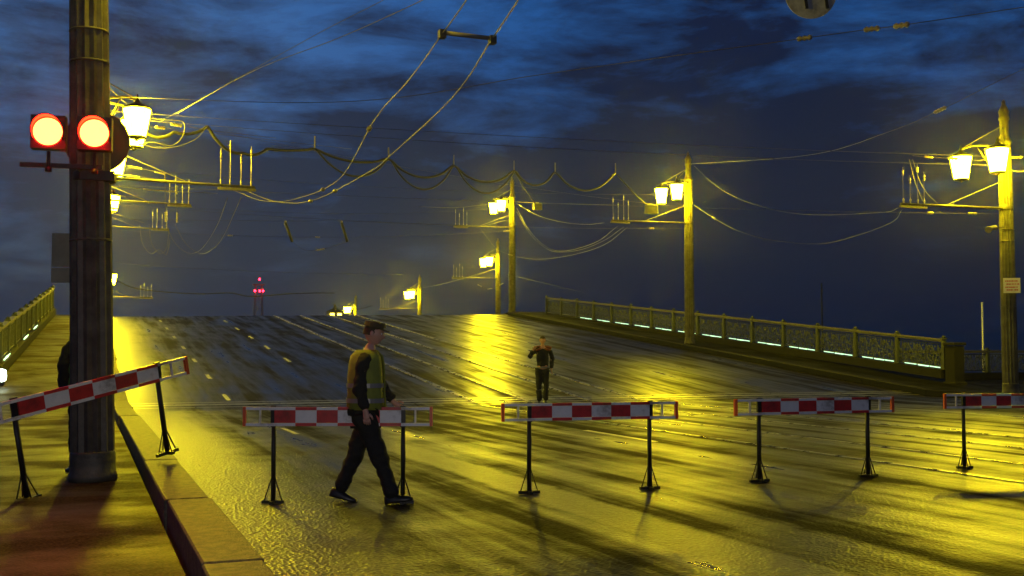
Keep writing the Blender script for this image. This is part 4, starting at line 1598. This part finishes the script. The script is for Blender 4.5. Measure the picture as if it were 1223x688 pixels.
# two short dark hooks over the crest
for x, lab in ((341, 'left'), (408, 'right')):
    p, q = onY(x, 266, 55), onY(x + 8 if x < 350 else x + 7, 289, 55)
    mb = MB()
    mb.tube([p, q], 0.07, 8)
    o = mb.build('line_insulator', M['cable'])
    tag(o, f'{lab} one of two short dark rod insulators hanging over the slope', 'insulator', 'rod insulators')
    mb = MB()
    mb.tube([p + Vector((0, 0, 0.10)), p + Vector((0, 0, -0.02))], 0.05, 8)
    mb.build('fitting', M['porcelain'], o)
wire('faint carrying wire above the two rod insulators', [onY(135, 262, 55), onY(341, 264, 55), onY(408, 264, 55), onY(560, 270, 58)], 0.014, 'cable')
wire('thin wire joining the lower ends of the two rod insulators', [onY(349, 289, 55), onY(366, 299, 55), onY(388, 297, 55), onY(415, 289, 55)], 0.012, beads=((0.6, 0.4),))

# ------------------------------------------------------------------ round sign seen from behind, hung over the road
sp_ = onY(968, -8, 11.7)
root = empty('round_sign', sp_, -TH)
tag(root, 'pale back of a round road sign hanging at the top edge of the picture', 'sign')
mb = MB()
disc(mb, (0, 0, 0), 0.34, 0.015, (0, 1, 0), 36)
mb.build('disc', M['sign_back'], root)
mb = MB()
for x in (-0.10, 0.17):
    mb.box((x, -0.02, 0.12), (0.035, 0.025, 0.66), Matrix.Rotation(R(-8), 3, 'Y'))
mb.build('hanging_straps', M['black'], root)
wire('thin carrying wire above the round sign', [(0.1, 12.45, 6.3), tuple(sp_ + Vector((0, 0, 0.42))), (25.3, 9.0, 6.6)], 0.010, 'cable')

# ------------------------------------------------------------------ far things
# lattice tower with red beacons
tb = onY(308.5, 377, 190)
root = empty('lattice_tower', (tb.x, tb.y, -5.9))
tag(root, 'far slim tower carrying red warning lights, left of centre above the crest', 'tower')
ztop = onY(308.5, 336, 190).z + 5.9
mb = MB()
for s in ((-1, -1), (1, -1), (1, 1), (-1, 1)):
    mb.tube([(s[0] * 1.1, s[1] * 1.1, 0), (s[0] * 0.5, s[1] * 0.5, ztop - 0.6)], 0.06, 5)
k = 0
z = 0.0
while z < ztop - 1.5:
    fr = 1.1 - 0.6 * z / ztop
    fr2 = 1.1 - 0.6 * (z + 1.5) / ztop
    mb.tube([(-fr, -fr, z), (fr2, -fr2, z + 1.5)], 0.035, 4)
    mb.tube([(fr, fr, z), (-fr2, fr2, z + 1.5)], 0.035, 4)
    mb.tube([(fr, -fr, z), (fr2, fr2, z + 1.5)], 0.035, 4)
    z += 1.5
mb.box((0, 0, ztop - 0.6), (2.0, 1.4, 0.15))
mb.build('lattice', M['tower'], root)
for dx, dz in ((0, 0.3), (-0.75, -1.7), (0.05, -1.7), (0.6, -1.7)):
    mb = MB()
    mb.lathe([(0.05, -0.2), (0.14, -0.13), (0.16, 0.0), (0.14, 0.13), (0.05, 0.2)], 10, c=(dx, -0.9, ztop + dz))
    mb.build('beacon', M['beacon'], root)
# small floodlit cabin just over the road edge, beyond the crest
cb = onY(400, 373, 118)
root = empty('bridge_cabin', (cb.x, cb.y, deckz(cb.x, cb.y)))
tag(root, 'small lit cabin roof showing just above the road edge left of centre', 'cabin')
hz = cb.z - deckz(cb.x, cb.y)
mb = MB()
mb.box((0, 0, hz / 2), (1.5, 1.4, hz))
mb.build('cabin_wall', M['pole'], root)
mb = MB()
mb.lathe([(1.0, hz + 0.002), (0.9, hz + 0.1), (0.2, hz + 0.45), (0.08, hz + 0.9)], 4)
mb.build('roof', M['pole'], root)
for x in (-0.45, 0.35):
    mb = MB()
    mb.box((x, -0.72, hz - 0.30), (0.45, 0.03, 0.35))
    mb.build('lit_window', M['glow_win'], root)
# masts beyond the quay
wp = onY(1173, 418, 36.32)
mb = MB()
zt_ = onY(1172, 361, 36.32).z
mb.tube([(0, 0, 0), (0, 0, zt_ - 0.165)], [0.05, 0.035], 8)
mb.lathe([(0.09, 0), (0.09, 0.06), (0.05, 0.10)], 10)
tag(mb.build('flagpole', M['offwhite_metal'], None, (wp.x, 36.26, 0.165)), 'slim white pole rising from behind the low quay railing', 'pole')
wp = onY(982, 388, 62)
mb = MB()
mb.tube([(0, 0, 0), (0, 0, onY(982, 338, 62).z + 6.0)], [0.09, 0.05], 6)
mb.lathe([(0.16, 0), (0.16, 0.5), (0.1, 0.6)], 8)
tag(mb.build('river_pile', M['cable'], None, (wp.x, 62, -6.0)), 'thin dark pole standing in the river behind the right parapet', 'pole')
# floodlight under the near end of the left parapet
fp_ = onY(2, 449, 31.2)
root = empty('floodlight', fp_)
tag(root, 'white floodlight shining at the near end of the left parapet', 'floodlight')
mb = MB()
mb.lathe([(0.02, -0.15), (0.10, -0.12), (0.12, 0.0), (0.10, 0.14), (0.02, 0.18)], 12)
mb.build('bulb', M['flood'], root)
mb = MB()
mb.box((0, 0.09, (-fp_.z + 0.12) / 2 - 0.09), (0.10, 0.06, fp_.z - 0.12 - 0.16))
mb.box((0, 0.04, -0.18), (0.14, 0.14, 0.05))
mb.build('stand', M['black'], root)

# ------------------------------------------------------------------ thin haze, added to give the lamps a halo
m = MB()
m.box((0, 0, 0), (1, 1, 1))
hm_ = bpy.data.materials.new('halo_haze')
hm_.use_nodes = True
t = hm_.node_tree
t.nodes.clear()
pv = nd(t, 'ShaderNodeVolumePrincipled')
pv.inputs['Color'].default_value = (0.93, 0.94, 0.96, 1)
pv.inputs['Density'].default_value = HAZE
pv.inputs['Anisotropy'].default_value = 0.93
out = nd(t, 'ShaderNodeOutputMaterial')
t.links.new(pv.outputs[0], out.inputs['Volume'])
hz_ = m.build('haze', hm_)
hz_.scale = (3200, 3200, 30)
hz_.location = (0, 250, 8 - 1)
tag(hz_, kind='stuff')
